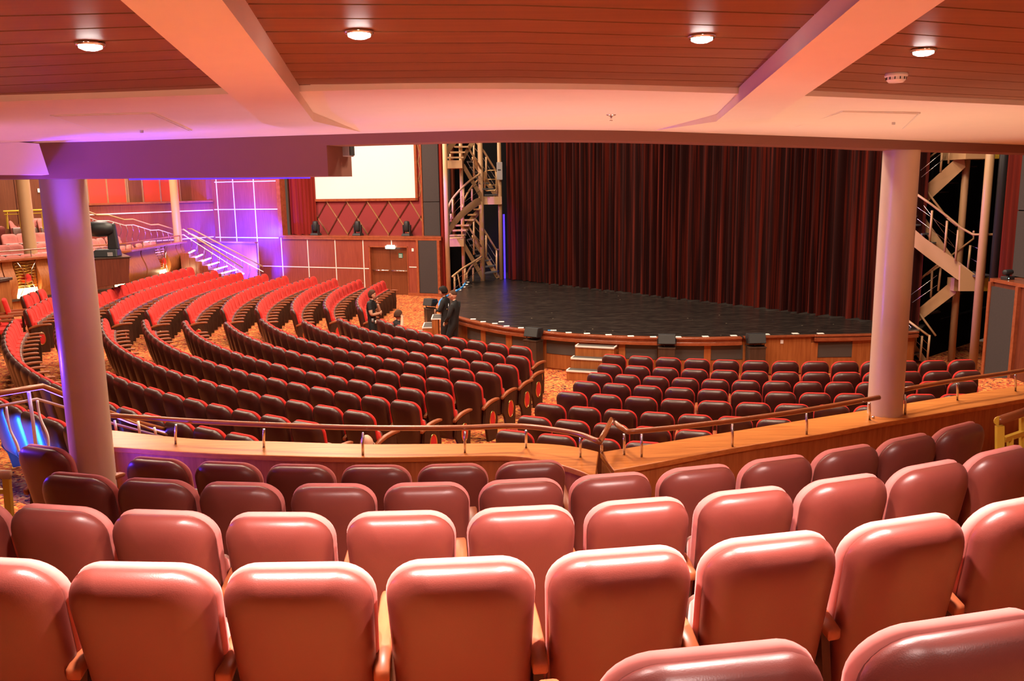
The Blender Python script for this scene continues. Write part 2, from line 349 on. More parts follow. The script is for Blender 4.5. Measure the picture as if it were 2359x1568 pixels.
# ------------------------------------------------------------------ seats
def outline(hx, z0, z1, rt, rb, n=9):
    pts = []
    for cx, cz, r, a0 in ((hx - rt, z1 - rt, rt, 0), (-hx + rt, z1 - rt, rt, 90), (-hx + rb, z0 + rb, rb, 180), (hx - rb, z0 + rb, rb, 270)):
        for k in range(n):
            a = math.radians(a0 + 90.0 * k / (n - 1)); pts.append((cx + r * math.cos(a), cz + r * math.sin(a)))
    return pts
REC = math.tan(math.radians(11))
def pillow(hx, z0, z1, rt, rb, rings, n=9, base=0.0, taper=0.0):
    cz = (z0 + z1) / 2; hz = (z1 - z0) / 2; o = outline(hx, z0, z1, rt, rb, n); secs = []
    for ins, y in rings:
        q = []
        for x, z in o:
            sx = (hx - ins) / hx; sz = (hz - ins) / hz
            X = x * sx; Z = cz + (z - cz) * sz
            X *= 1 - taper * max(0, (0.75 - Z)) / 0.5
            q.append((X, y + base + (0.98 - Z) * REC + 0.035 * (abs(X) / 0.25) ** 2.0, Z))
        secs.append(q)
    return MB().loft(secs)
def seat_parts(n=9):
    P = {}
    P['back_shell'] = (pillow(0.251, 0.24, 0.981, 0.132, 0.05, [(0.016, 0.050), (0.005, 0.040), (0.0, 0.024), (0.003, 0.006), (0.010, -0.010), (0.021, -0.025), (0.038, -0.038), (0.061, -0.048), (0.090, -0.055), (0.125, -0.058), (0.17, -0.058)], n, taper=0.10), 'leather', True)
    P['back_cushion'] = (pillow(0.256, 0.36, 0.988, 0.136, 0.05, [(0.018, 0.038), (0.005, 0.046), (0.0, 0.060), (0.004, 0.080), (0.020, 0.098), (0.055, 0.108), (0.12, 0.112), (0.16, 0.108)], n, taper=0.10), 'velvet', True)
    q = MB()
    def tip(hx, y0, y1, z0, z1, r):
        secs = []
        for k in range(n):
            a = math.pi * k / (n - 1)
        o = outline((y1 - y0) / 2, z0, z1, r, r * 0.7, max(4, n // 2))
        for sx, ins in ((-hx, 0.02), (-hx + 0.015, 0.004), (-hx + 0.04, 0.0), (hx - 0.04, 0.0), (hx - 0.015, 0.004), (hx, 0.02)):
            cy = (y0 + y1) / 2; cz = (z0 + z1) / 2
            secs.append([(sx, cy + y * (1 - ins * 6) - (z - z0) * 0.16, cz + (z - cz) * (1 - ins * 3)) for y, z in o])
        return MB().loft(secs)
    P['seat_cushion'] = (tip(0.225, 0.225, 0.305, 0.36, 0.70, 0.035), 'velvet', True)
    P['seat_base'] = (tip(0.215, 0.290, 0.345, 0.33, 0.69, 0.025), 'seat_underside', True)
    return P
def arm_mesh():
    secs = []
    for y, z, w, h in ((0.08, 0.560, 0.020, 0.03), (0.085, 0.562, 0.027, 0.045), (0.16, 0.592, 0.030, 0.050), (0.28, 0.622, 0.031, 0.048), (0.40, 0.635, 0.032, 0.044), (0.50, 0.636, 0.033, 0.038), (0.545, 0.632, 0.030, 0.032), (0.56, 0.630, 0.020, 0.022)):
        c = 0.35
        secs.append([(-w, y, z - h * c), (-w * .8, y, z - h * .5), (w * .8, y, z - h * .5), (w, y, z - h * c), (w, y, z + h * c), (w * .8, y, z + h * .5), (-w * .8, y, z + h * .5), (-w, y, z + h * c)])
    return MB().loft(secs)
def post_mesh(x=0.0, t=0.018):
    prof = [(0.10, 0.30), (0.14, 0.57), (0.30, 0.605), (0.47, 0.615), (0.49, 0.30), (0.47, 0.0), (0.20, 0.0), (0.16, 0.2)]
    return MB().loft([[(x - t, y, z) for y, z in prof], [(x + t, y, z) for y, z in prof]])
def ellipse_plate(x0, x1, cy, cz, ry, rz, n=20):
    return MB().loft([[(x, cy + ry * math.cos(a), cz + rz * math.sin(a)) for a in (2 * math.pi * k / n for k in range(n))] for x in (x0, x1)])
def ring_plate(x, cy, cz, ry, rz, r, n=20):
    return MB().tube([(x, cy + ry * math.cos(a), cz + rz * math.sin(a)) for a in (2 * math.pi * k / n for k in range(n + 1))], r, 6, caps=False)
SP = seat_parts(9)
SEATME = {k: v[0].mesh(k, v[1], v[2]) for k, v in SP.items()}
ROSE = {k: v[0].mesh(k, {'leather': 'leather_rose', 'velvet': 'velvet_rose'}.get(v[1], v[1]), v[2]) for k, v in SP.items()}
AX = 0.280
def shifted(mb, dx):
    m = MB(); m.v = [(x + dx, y, z) for x, y, z in mb.v]; m.f = list(mb.f); m.m = list(mb.m); return m
SIDE = {}
for sx, nm in ((-1, 'L'), (1, 'R')):
    SIDE[nm] = {'armrest': shifted(arm_mesh(), sx * AX).mesh('armrest', 'arm_wood'), 'arm_post': post_mesh(sx * AX).mesh('arm_post', 'panel_wood'),
                'end_panel': post_mesh(sx * AX, 0.022).mesh('end_panel', 'panel_wood'),
                'emblem': ellipse_plate(sx * (AX + 0.021), sx * (AX + 0.027), 0.325, 0.33, 0.075, 0.135).mesh('emblem', 'velvet'),
                'emblem_ring': ring_plate(sx * (AX + 0.025), 0.325, 0.33, 0.083, 0.145, 0.008).mesh('emblem_ring', 'gold', True)}
    for k in ('armrest',): SIDE[nm][k].polygons.foreach_set('use_smooth', [True] * len(SIDE[nm][k].polygons)); SIDE[nm][k].set_sharp_from_angle(angle=math.radians(50))
def make_seat(name, loc, rz, label, group, cat='seat', left='arm', right=None, sx=1.0):
    t = empty(name, loc, rz); t.scale = (sx, 1, 1); tag(t, label, cat, group)
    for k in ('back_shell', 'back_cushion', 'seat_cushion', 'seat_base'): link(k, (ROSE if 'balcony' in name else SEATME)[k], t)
    for side, v in (('L', left), ('R', right)):
        if not v: continue
        link('armrest', SIDE[side]['armrest'], t)
        if v == 'end':
            p = link('end_panel', SIDE[side]['end_panel'], t)
            link('emblem', SIDE[side]['emblem'], p); link('emblem_ring', SIDE[side]['emblem_ring'], p)
        else: link('arm_post', SIDE[side]['arm_post'], t)
    return t
def facing(a, b):                # rotation so that local +Y points along the inward normal of a row running a -> b (increasing theta)
    d = (b - a); return math.atan2(d.y, d.x)
PARX = [-400, 255, 256, 450, 700, 840, 1100, 1260, 1378, 1560, 1800, 2020, 2359, 2800]
PARY = [1500, 1500, 990, 1010, 1018, 1022, 1020, 1022, 1040, 1012, 975, 940, 885, 830]
def arc_seats(k, th0, n=None, th1=None, sp=0.545, sgn=-1):
    out = []; th = th0; i = 0
    while True:
        r = row_r(k, th)
        a = polar(th - 0.3, row_r(k, th - 0.3)); b = polar(th + 0.3, row_r(k, th + 0.3))
        p = polar(th, r, ROWS[k][1]); out.append((p, facing(a, b)))
        ds = (b - a).length / 0.6
        th += sgn * sp / ds; i += 1
        if n and i >= n: break
        if th1 is not None and (th < th1 if sgn < 0 else th > th1): break
    return out
plan = []      # (loc, rz, block, row, index, is_first, is_last, width scale)
MID0 = [232.3, 234.8, 236.0, 236.4, 237.1, 237.5, 237.8, 238.0, 238.3, 238.5, 238.6]
MID1 = [207.0, 203.8, 201.5, 200.0, 199.3, 198.5, 198.1, 199.0, 201.0, 202.5, 222.0]
MSP = [0.553, 0.545, 0.52, 0.541, 0.565, 0.535, 0.545, 0.545, 0.53, 0.53, 0.53]
RG0 = [242.4, 243.5, 243.9, 244.0, 244.3, 244.4, 245.0, 245.6]
RSP = [0.505, 0.49, 0.472, 0.493, 0.527, 0.505, 0.515, 0.52]
RGN = [13, 13, 14, 14, 12, 11, 9, 8]
FA0 = [194.5, 192.8, 193.4, 191.6, 191.0, 191.3, 193.0, 193.8, 193.5, 197.6]
FA1 = [161.2, 161.3, 159.4, 159.0, 158.4, 159.0, 159.2, 160.6, 160.7, 188.0]
FSP = [0.53, 0.565, 0.585, 0.585, 0.60, 0.575, 0.55, 0.565, 0.58, 0.53]
for k in range(11):
    for bl, th0, kw in (('middle', MID0[k], dict(th1=MID1[k], sp=MSP[k])),) + ((('right', RG0[k], dict(n=RGN[k], sp=RSP[k], sgn=1)),) if k < 8 else ()) + ((('far', FA0[k], dict(th1=FA1[k], sp=FSP[k])),) if k < 10 else ()):
        L = arc_seats(k, th0, **kw)
        for i, (p, rz) in enumerate(L): plan.append((p, rz, bl, k, i, i == 0, i == len(L) - 1, min(1.02, kw['sp'] / 0.562)))
keep = []
for it in plan:
    x, y = PROJ((it[0].x, it[0].y, it[0].z + 0.98))
    if x < -40 or x > 2400 or y > np.interp(x, PARX, PARY) + 2: continue
    keep.append(it)
keep.sort(key=lambda it: it[0].length)
BL = {'middle': 'near aisle, middle block', 'right': 'near aisle, right block', 'far': 'far aisle, far block'}
single, rest = keep[:290], keep[290:]
for (p, rz, bl, k, i, fi, la, sx) in single:
    if bl == 'right': L, R = ('end' if fi else 'arm'), ('end' if la else None)
    else: L, R = ('end' if la else 'arm'), ('end' if fi else None)
    make_seat('theatre_seat', p, rz, f'{ORD[k + 1]}-row red stalls seat, {ORD[i + 1]} from the {BL[bl]}', f'{bl} block stalls seats', left=L, right=R, sx=sx)
# the far seats, too many to pick apart singly
lo = seat_parts(5); big = MB(); names = ['leather', 'velvet', 'seat_underside', 'arm_wood', 'panel_wood', 'gold']
protos = [(v[0], names.index(v[1])) for v in lo.values()]
for (p, rz, bl, k, i, fi, la, sx) in rest:
    c, s = math.cos(rz), math.sin(rz)
    ps = protos + [(shifted(arm_mesh(), -AX), 3), (post_mesh(-AX), 4)]
    if (fi and bl != 'right'): ps += [(shifted(arm_mesh(), AX), 3), (post_mesh(AX), 4), (ellipse_plate(AX + .021, AX + .027, 0.325, 0.33, 0.075, 0.135, 12), 1), (ring_plate(AX + .025, 0.325, 0.33, 0.083, 0.145, 0.008, 12), 5)]
    for mb, mi in ps:
        big.add([(p.x + x * sx * c - y * s, p.y + x * sx * s + y * c, p.z + z) for x, y, z in mb.v], mb.f, mi)
tag(big.build('far_theatre_seats', names, smooth=False, angle=40), 'curving rows of bright red tip-up seats in the far block of the stalls', 'seat', 'far block stalls seats', 'stuff')
print('SEATS', len(keep), len(single), len(rest))

# ------------------------------------------------------------------ balcony: stepped floor, parapet, rails, columns, seats
BR = 7.77
def brow(n, X):                  # Y of balcony row n at X
    cy = 10.34 + 1.055 * (n - 1)
    return cy - math.sqrt(max(BR ** 2 - (X + 0.7) ** 2, 4.0))
def bz(n): return 4 - (1.222 + 0.24 * (n - 1)) - 0.98
xs = [-6.5 + 0.5 * i for i in range(29)]
secs = []
for X in xs:
    q = []
    for n in range(-5, 5):
        y0 = brow(n, X) - 0.32; y1 = brow(n + 1, X) - 0.32
        q += [(X, y0, bz(n)), (X, y1 if n < 4 else brow(4, X) + 0.9, bz(n))]
    secs.append(q)
struct(MB().loft(secs, closed=False, caps=False).build('floor_balcony', 'carpet'), 'carpeted steps of the balcony')
PT = 1.72
li = spline([PZ(x, y, PT) for x, y in ((255, 1029), (450, 1042), (640, 1049), (840, 1053), (1050, 1050), (1160, 1049), (1225, 1055), (1290, 1070), (1340, 1086), (1371, 1101))], 5)
lo_ = spline([PZ(x, y, PT) for x, y in ((248, 989), (450, 1010), (640, 1016), (840, 1022), (1050, 1021), (1160, 1019), (1225, 1020), (1290, 1024), (1340, 1031), (1379, 1040))], 5)
ri = spline([PZ(1414, 1083, PT), PZ(1540, 1060, PT), PZ(1700, 1030, PT), PZ(1900, 998, PT), PZ(2040, 972, PT), PZ(2200, 945, PT), PZ(2359, 918, PT), Vector((7.2, 9.6, PT)), Vector((9.5, 10.9, PT))], 5)
ro = spline([PZ(1382, 1041, PT), PZ(1520, 1019, PT), PZ(1680, 994, PT), PZ(1860, 965, PT), PZ(2000, 943, PT), PZ(2170, 915, PT), PZ(2359, 885, PT), Vector((7.5, 10.25, PT)), Vector((9.8, 11.6, PT))], 5)
for nm, a, b, lab in (('wall_balcony_front', li, lo_, 'curved wooden parapet before the front balcony row'), ('wall_balcony_side', ri, ro, 'wooden parapet running on to the pale column')):
    ai = offs(a, 0.03); bi = offs(b, -0.03)
    w = struct(wallstrip(ai, bi, 0.3, PT - 0.05).build(nm, 'teak', angle=30), lab)
    wallstrip(a, b, PT - 0.05, PT).build('wall_cap', 'teak_cap', w, bevel=0.008)
def rail(pts, posts, lab, z=1.95):
    t = empty('handrail', pts[0]); tag(t, lab, 'handrail', 'wooden handrails on the parapet')
    o = pts[0]
    MB().tube([p - o for p in pts], 0.024, 10).build('rail', 'rail_wood', t, smooth=True)
    for a, b in posts:
        m = MB().tube([a - o, (a + b) / 2 - o + (a - b).cross(Vector((1, 0, 0))).normalized() * 0.012, b - o], 0.012, 8); m.build('post', 'silver', t, smooth=True)
    return t
RZ = 1.95
def post(px, y0, y1):
    a = PZ(px, y1, PT); b = PZ(px, y0, RZ); return (a, Vector((b.x, b.y, RZ - 0.015)))
lr = spline([PZ(x, y, RZ) for x, y in ((232, 955), (450, 970), (640, 979), (840, 985), (1050, 985), (1160, 981), (1225, 983), (1300, 993), (1345, 1003), (1381, 1018))], 5)
rail(lr + [PZ(1396, 992, RZ), PZ(1409, 966, RZ), PZ(1425, 980, RZ)] + spline([PZ(x, y, RZ) for x, y in ((1447, 994), (1550, 985), (1700, 967), (1860, 944), (2025, 915))], 4),
     [post(405, 975, 1022), post(608, 985, 1029), post(836, 992, 1048), post(1071, 990, 1042), post(1212, 988, 1030), post(1337, 1005, 1052), post(1386, 1018, 1040), post(1438, 996, 1046), post(1478, 995, 1052), post(1687, 972, 1028), post(1858, 948, 1000), post(2003, 925, 966)],
     'brown wooden handrail on silver posts that kinks where the parapet turns')
rail(spline([PZ(2081, 897, RZ), PZ(2200, 876, RZ), PZ(2359, 853, RZ), Vector((7.35, 9.95, RZ)), Vector((9.65, 11.3, RZ))], 4), [post(2085, 905, 955), post(2205, 880, 921), post(2339, 860, 900)], 'wooden handrail on the parapet beyond the pale column')
COLS = []
def column(x, y, r, z0, z1, lab):
    pr = [(r, z0), (r, z1)]
    o = MB().lathe(pr, (x, y, 0), 40).build('column', 'column_paint', angle=40); struct(o, lab); return o
cl = PZ(217, 1090, 1.7); colL = (cl.x * 6.62 / cl.y, 6.62)
column(colL[0], colL[1], 0.162, bz(4), 4.6, 'round pale column rising between the front balcony seats')
cr_ = PZ(2043, 955, PT); colR = (cr_.x, cr_.y + 0.05)
column(colR[0], colR[1], 0.165, PT - 0.02, 4.6, 'round pale column standing on the parapet')
m = MB().lathe([(0.012, 0), (0.018, 0.01), (0.012, 0.022)], PZ(2011, 963, PT), 10); tag(m.build('floor_button', 'chrome', smooth=True), 'tiny round metal stud on the parapet beside the column', 'stud')
BN = {0: ([0.44, 1.03, 1.6], ), 1: ([-1.81, -1.27, -0.73, -0.18, 0.37, 0.92, 1.465, 2.01],), 2: ([-2.75, -2.2, -1.66, -1.1, -0.53, 0.04, 0.6, 1.15, 1.69, 2.22, 2.72],),
      3: ([-2.73, -2.19, -1.65, -1.08, -0.52, 0.05, 0.6, 1.15, 1.69, 2.21, 2.71, 3.2],), 4: ([-3.73, -2.69, -2.12, -1.56, -1.0, -0.44, 0.13],)}
RN = {0: 'rearmost', 1: 'fourth', 2: 'third', 3: 'second', 4: 'front'}
for n, (L,) in BN.items():
    for i, X in enumerate(L):
        rz = math.asin((X + 0.7) / BR)
        y = brow(n, X)
        last = i == len(L) - 1
        lab = f'pinkish red balcony seat, {ORD[i + 1]} from the left in the {RN[n]} row behind the parapet'
        make_seat('balcony_seat', (X, y, bz(n)), rz, lab, f'balcony seats in the {RN[n]} row', right='arm' if last or (n == 4 and i == 0) else None)

# ------------------------------------------------------------------ balcony ceiling: slats, soffit, beams, fascia, downlights
def zs(X):
    if X > 3.4: return 4.455 - 0.0064 * 11.56 - 0.012 * (X - 3.4)
    return 4.455 - (0.0064 if X > 0 else 0.008) * min(X * X, 16)
def PC(x, y, dz=0.0):
    z = 4.455 + dz
    for _ in range(6):
        p = PZ(x, y, z); z = zs(p.x) + dz
    return Vector((p.x, p.y, z))
SZ = 0.028
cen = [((543, 9), (1180, 12), (1877, 34)), ((570, 42), (1180, 44), (1845, 64)), ((593, 73), (1180, 73), (1815, 91)), ((615, 100), (1180, 99), (1785, 115)), ((638, 124), (1180, 122), (1757, 136)), ((660, 146), (1180, 143), (1730, 156)),
       ((685, 165), (1180, 161), (1705, 173)), ((703, 181), (1180, 177), (1680, 188)), ((715, 195), (1180, 191), (1660, 201)), ((725, 208), (1180, 203), (1647, 211))]
lef = [((0, 37), (308, 30)), ((0, 72), (345, 61)), ((0, 103), (380, 89)), ((0, 131), (413, 115)), ((0, 156), (435, 136)), ((0, 177), (458, 159)), ((0, 197), (478, 176)), ((0, 215), (500, 195)), ((0, 231), (522, 216))]
rig = [((2148, 15), (2359, 29)), ((2103, 47), (2359, 66)), ((2063, 76), (2359, 98)), ((2025, 102), (2359, 125)), ((1993, 125), (2359, 150)), ((1958, 146), (2359, 172)), ((1928, 165), (2359, 190)), ((1900, 183), (2359, 208)), ((1875, 200), (2359, 224)), ((1855, 218), (2359, 240))]
def ext(a, b, k): return (b[0] + (b[0] - a[0]) * k, b[1] + (b[1] - a[1]) * k)
def world_line(ps, e0, e1):
    q = [PC(x, y, SZ) for x, y in ps]
    d0 = (q[0] - q[1]).normalized(); d1 = (q[-1] - q[-2]).normalized()
    q = [q[0] + d0 * e0] + q + [q[-1] + d1 * e1]
    return [Vector((p.x, p.y, zs(p.x) + SZ)) for p in q]
ceil = struct(MB().hexa([(-9, -5, 4.60), (9, -5, 4.60), (9, 5.2, 4.60), (-9, 5.2, 4.60)], [(-9, -5, 4.7), (9, -5, 4.7), (9, 5.2, 4.7), (-9, 5.2, 4.7)]).build('ceiling', 'wall_dark_wood'), 'low balcony ceiling of brown boards between pale beams')
FAC = []
for nm, lines, e0, e1 in (('c', cen, 0.25, 0.3), ('l', lef, 2.6, 0.2), ('r', rig, 0.25, 1.8)):
    wl = [world_line(p, e0, e1) for p in lines]
    step = [(wl[1][i] - wl[0][i]) for i in range(len(wl[0]))]
    pre = [[wl[0][i] - step[i] * k for i in range(len(wl[0]))] for k in range(10, 0, -1)]
    wl = [[Vector((p.x, p.y, zs(p.x) + SZ)) for p in q] for q in pre] + wl
    for a, b in zip(wl[:-1], wl[1:]):
        secs = []
        for p, q in zip(a, b):
            d = (q - p).normalized(); p2 = p + d * 0.008; q2 = q - d * 0.008
            secs.append([p2, q2, q2 + Vector((0, 0, 0.02)), p2 + Vector((0, 0, 0.02))])
        MB().loft(secs).build('slat', 'slat_wood', ceil)
# soffit and fascia
ftop = [(-260, 342), (-60, 336), (95, 330), (300, 324), (500, 318), (750, 310), (960, 304), (1180, 299), (1450, 301), (1700, 309), (1900, 316), (2040, 321), (2359, 334), (2640, 346)]
sedge = [(-300, 245), (0, 234), (250, 226), (510, 217), (722, 210), (950, 205), (1180, 205), (1400, 207), (1646, 214), (1860, 221), (2100, 231), (2359, 243), (2640, 256)]
F = spline([PC(x, y) for x, y in ftop], 4)
S = spline([PC(x, y) for x, y in sedge], 4)
Sr = [Vector((p.x, p.y, p.z + SZ + 0.01)) for p in S]
m = MB()
n = max(len(F), len(S))
def resamp(L, n):
    d = [0]
    for a, b in zip(L[:-1], L[1:]): d.append(d[-1] + (b - a).length)
    return [Vector([float(np.interp(t, d, [p[k] for p in L])) for k in range(3)]) for t in np.linspace(0, d[-1], n)]
Fr, Sr0 = resamp(F, 60), resamp(S, 60)
m.loft([[s, f, f + Vector((0, 0, 0.12)), s + Vector((0, 0, 0.12))] for s, f in zip(Sr0, Fr)])
struct(m.build('ceiling_soffit', 'cream', angle=30), 'smooth pale soffit along the ceiling edge')
Fo = offs(Fr, 0.30)
fas = struct(MB().loft([[Vector((a.x, a.y, a.z - 0.082)), Vector((b.x, b.y, a.z - 0.082)), Vector((b.x, b.y, a.z + 0.25)), Vector((a.x, a.y, a.z + 0.25))] for a, b in zip(Fr, Fo)]).build('ceiling_fascia', 'fascia_shaded', angle=30), 'curved pale fascia in brown shade at the ceiling edge')
# deep downstand box at the left with its loudspeaker
bi_ = [PC(x, y) for x, y in ((-160, 338), (95, 330), (300, 324), (500, 318), (751, 310))]
bo_ = [p + Vector((0.10, 0.50, 0)) for p in bi_]
fasb = struct(MB().loft([[Vector((a.x, a.y, 4.118)), Vector((b.x, b.y, 4.118)), Vector((b.x, b.y, a.z + 0.1)), Vector((a.x, a.y, a.z + 0.1))] for a, b in zip(bi_, bo_)]).build('ceiling_downstand', 'fascia_shaded', angle=30), 'deep downstand box in brown shade under the ceiling edge')
tag(MB().bar(bo_[1] + Vector((.3, -.05, 4.112 - bo_[1].z)), bo_[4] + Vector((-.35, -.05, 4.112 - bo_[4].z)), 0.016, 0.010).build('led_strip', 'blue_panel'), 'blue glowing strip under the deep ceiling downstand', 'light')
e = bi_[-1]; eo = bo_[-1]; mid = (e + eo) / 2
sp = empty('ceiling_speaker', (mid.x + 0.005, mid.y + 0.13, 4.28)); tag(sp, 'small grey wall loudspeaker on the end of the ceiling downstand', 'speaker')
sp.rotation_euler = (0, 0, math.radians(-10))
MB().box(0, 0.075, -0.06, 0.06, 0, 0.115).build('cabinet', 'grey_plastic', sp, bevel=0.008); MB().box(0.075, 0.083, -0.05, 0.05, 0.01, 0.105).build('grille', 'speaker_grille', sp)
# beams
def beam(b4, e2, lab):
    b = [PC(x, y, -0.05) for x, y in b4]; ex = b[0] + (b[0] - b[3]) * 1.4; ey = b[1] + (b[1] - b[2]) * 1.4
    n0 = Vector((ex.x, ex.y, b[0].z)); n1 = Vector((ey.x, ey.y, b[1].z)); up = Vector((0, 0, 0.2))
    f = [PC(x, y, 0.0) for x, y in e2]
    secs = [[n0, n1, n1 + up, n0 + up], [b[3], b[2], b[2] + up, b[3] + up], [f[0], f[1], f[1] + up, f[0] + up]]
    return struct(MB().loft(secs).build('ceiling_beam', 'cream'), lab)
beam(((285, 0), (515, 0), (722, 279), (605, 284)), ((715, 309), (832, 304)), 'pale sloping ceiling beam on the side of the blue lit column')
beam(((1997, 0), (2167, 0), (1762, 283), (1650, 280)), ((1505, 301), (1625, 305)), 'pale sloping ceiling beam beside the smoke detector')
q = [PY(-330, 296, 5.75), PY(90, 331, 6.0), PY(113, 402, 6.0), PY(-330, 404, 5.75)]
bk = Vector((-0.25, 0.28, 0))
struct(MB().hexa([q[3], q[2], q[2] + bk, q[3] + bk], [q[0], q[1], q[1] + bk, q[0] + bk]).build('ceiling_beam', 'cream'), 'pale beam end cut off by the picture edge')
# access hatches
for pts, lab in ((((118, 265), (350, 259), (440, 300), (240, 307)), 'square ceiling access hatch beside the violet lit beam'), (((1828, 291), (1940, 255), (2118, 260), (2080, 296)), 'square ceiling access hatch below the smoke detector')):
    p = [PC(x, y, -0.002) for x, y in pts]; t = tag(empty('access_hatch', p[0]), lab, 'hatch', 'ceiling access hatches')
    c = sum(p, Vector()) / 4
    MB().hexa([c + (v - c) * 0.97 - p[0] - Vector((0, 0, .006)) for v in p], [c + (v - c) * 0.97 - p[0] + Vector((0, 0, .006)) for v in p]).build('hatch_door', 'cream', t)
    fr = MB()
    for a, b in zip(p, p[1:] + p[:1]): fr.bar(a - p[0], b - p[0], 0.012, 0.008)
    fr.build('hatch_frame', 'white_trim', t)
    k = c * 0.35 + (p[2] + p[3]) * 0.325 - p[0] - Vector((0, 0, .01)); MB().lathe([(0.012, -0.012), (0.012, 0.01)], k, 10).build('lock', 'silver', t)
# downlights
DL = [(207, 97, 'above the violet lit boards'), (827, 70, 'left of the two over the centre boards'), (1617, 80, 'right of the two over the centre boards'), (2128, 112, 'above the smoke detector')]
DLP = []
for x, y, lab in DL:
    p = PC(x, y, SZ); t = tag(empty('downlight', (p.x, p.y, p.z)), 'round recessed ceiling downlight ' + lab, 'downlight', 'ceiling downlights')
    MB().lathe([(0.030, 0.0), (0.044, -0.002), (0.046, -0.006), (0.040, -0.012), (0.032, -0.010)], (0, 0, 0), 24).build('trim_ring', 'chrome', t, smooth=True)
    MB().lathe([(0.036, -0.004), (0.034, -0.018), (0.02, -0.024), (0.004, -0.026)], (0, 0, 0), 24).build('lens', 'lamp_white', t, smooth=True)
    DLP.append(p)
PINK = (1.0, 0.77, 0.70)
for p in DLP: lamp('SPOT', 'downlight_beam', (p.x, p.y, p.z - 0.04), 720, PINK, size=0.045, spot=104 if p.x < 0.5 else 138, blend=1.0)
for x, y in ((-2.4, 0.9), (-0.9, 0.8), (0.5, 0.9), (1.7, 1.0), (3.0, 1.7)):
    p = Vector((x, y, zs(x) + SZ)); t = tag(empty('downlight', p), f'recessed ceiling downlight behind the viewpoint, {ORD[len(DLP) - 3]} in the rear rows', 'downlight', 'ceiling downlights')
    MB().lathe([(0.036, -0.004), (0.034, -0.018), (0.02, -0.024), (0.004, -0.026)], (0, 0, 0), 16).build('lens', 'lamp_white', t, smooth=True)
    DLP.append(p)
    lamp('SPOT', 'downlight_beam', (x, y, p.z - 0.04), 170, PINK, size=0.045, spot=90, blend=1.0)
# smoke detector and sprinkler
p = PC(2065, 168, SZ); t = tag(empty('smoke_detector', p), 'white round smoke detector on the brown ceiling boards', 'smoke detector')
MB().lathe([(0.045, 0), (0.048, -0.012), (0.046, -0.016)], (0, 0, 0), 24).build('base', 'white_plastic', t, smooth=True)
MB().lathe([(0.040, -0.014), (0.040, -0.030), (0.030, -0.040), (0.005, -0.042)], (0, 0, 0), 24).build('cap', 'white_plastic', t, angle=40)
for k in range(12):
    a = 2 * math.pi * k / 12; MB().bar((0.0405 * math.cos(a), 0.0405 * math.sin(a), -0.018), (0.0405 * math.cos(a), 0.0405 * math.sin(a), -0.029), 0.004, 0.003, up=(math.cos(a), math.sin(a), 0)).build('slot', 'black_plastic', t)
p = PC(1408, 263); t = tag(empty('sprinkler', p), 'small metal fire sprinkler hanging from the pale soffit', 'sprinkler')
MB().lathe([(0.032, 0), (0.030, -0.006), (0.012, -0.012)], (0, 0, 0), 18).build('escutcheon', 'silver', t, smooth=True)
MB().lathe([(0.008, -0.008), (0.006, -0.03), (0.010, -0.036), (0.010, -0.040)], (0, 0, 0), 12).build('head', 'chrome', t, smooth=True)

# ------------------------------------------------------------------ stage
SH = 0.85
lip = spline([Vector((x, y, SH)) for x, y in ((-1.55, 28.9), (-1.75, 26.2), (-1.98, 23.8), (-1.70, 21.8), (-1.11, 20.56), (-0.24, 19.36), (0.68, 18.59), (1.42, 18.14), (2.5, 17.76), (3.83, 17.50), (4.89, 17.50), (6.45, 17.58), (7.6, 17.60), (8.7, 17.85))], 8)
stg = MB().prism([(p.x, p.y) for p in lip] + [(9.6, 19.2), (13, 22), (12, 34), (-1.3, 34)], SH - 0.03, SH)
stg = struct(stg.build('floor_stage', 'stage_black'), 'scuffed black stage floor')
dense = resamp(lip, 400); dpx = [PROJ(p)[0] for p in dense]
i0 = next(i for i, p in enumerate(dense) if p.y < 22.6)
def lip_i(px):
    return min(range(i0 + 20, 400), key=lambda i: abs(dpx[i] - px))
def lip_seg(a, b, n=6):
    ia = a if isinstance(a, int) and a < 0 else lip_i(a); ib = lip_i(b)
    seg = dense[ia:ib + 1]; return resamp(seg, n)
front = dense[i0 - 60:]
body = struct(wallstrip(offs(front, 0.14), offs(front, 0.08), 0, SH - 0.03).build('wall_stage_front', 'teak', angle=30), 'wooden front of the stage')
def strip(a, b, o0, o1, z0, z1, name, mat, bev=0.0, n=6):
    s = lip_seg(a, b, n); return wallstrip(offs(s, o0), offs(s, o1), z0, z1).build(name, mat, body, bevel=bev, angle=30)
lm = resamp(dense[i0 - 60:lip_i(1714)], 60)
for o, z0, z1 in ((-0.05, SH - 0.045, SH + 0.002), (-0.02, SH - 0.10, SH - 0.045), (-0.045, SH - 0.17, SH - 0.10)): wallstrip(offs(lm, 0.10), offs(lm, o), z0, z1).build('moulding', 'moulding', body, bevel=0.006, angle=40)
strip(1714, 1876, 0.10, -0.01, SH - 0.03, SH + 0.002, 'edge_trim', 'moulding')
for o, z0, z1 in ((-0.04, SH - 0.035, SH + 0.002), (-0.03, SH - 0.13, SH - 0.05)): strip(1877, 2118, 0.10, o, z0, z1, 'moulding', 'moulding', 0.006)
for a, b in ((1072, 1103), (1114, 1162), (1176, 1217), (1257, 1324), (1440, 1517), (1553, 1621), (1638, 1714), (1887, 1966)): 
    strip(a, b, 0.09, 0.055, 0.36, SH - 0.18, 'grille_panel', 'grey_mesh')
    strip(a, b, 0.09, 0.065, 0.03, 0.35, 'lower_panel', 'teak')
for a, b in ((1103, 1113), (1163, 1175), (1324, 1331), (1423, 1439), (1622, 1637), (1872, 1886)): strip(a, b, 0.09, 0.035, 0.0, SH - 0.17, 'post', 'teak', 0.004)
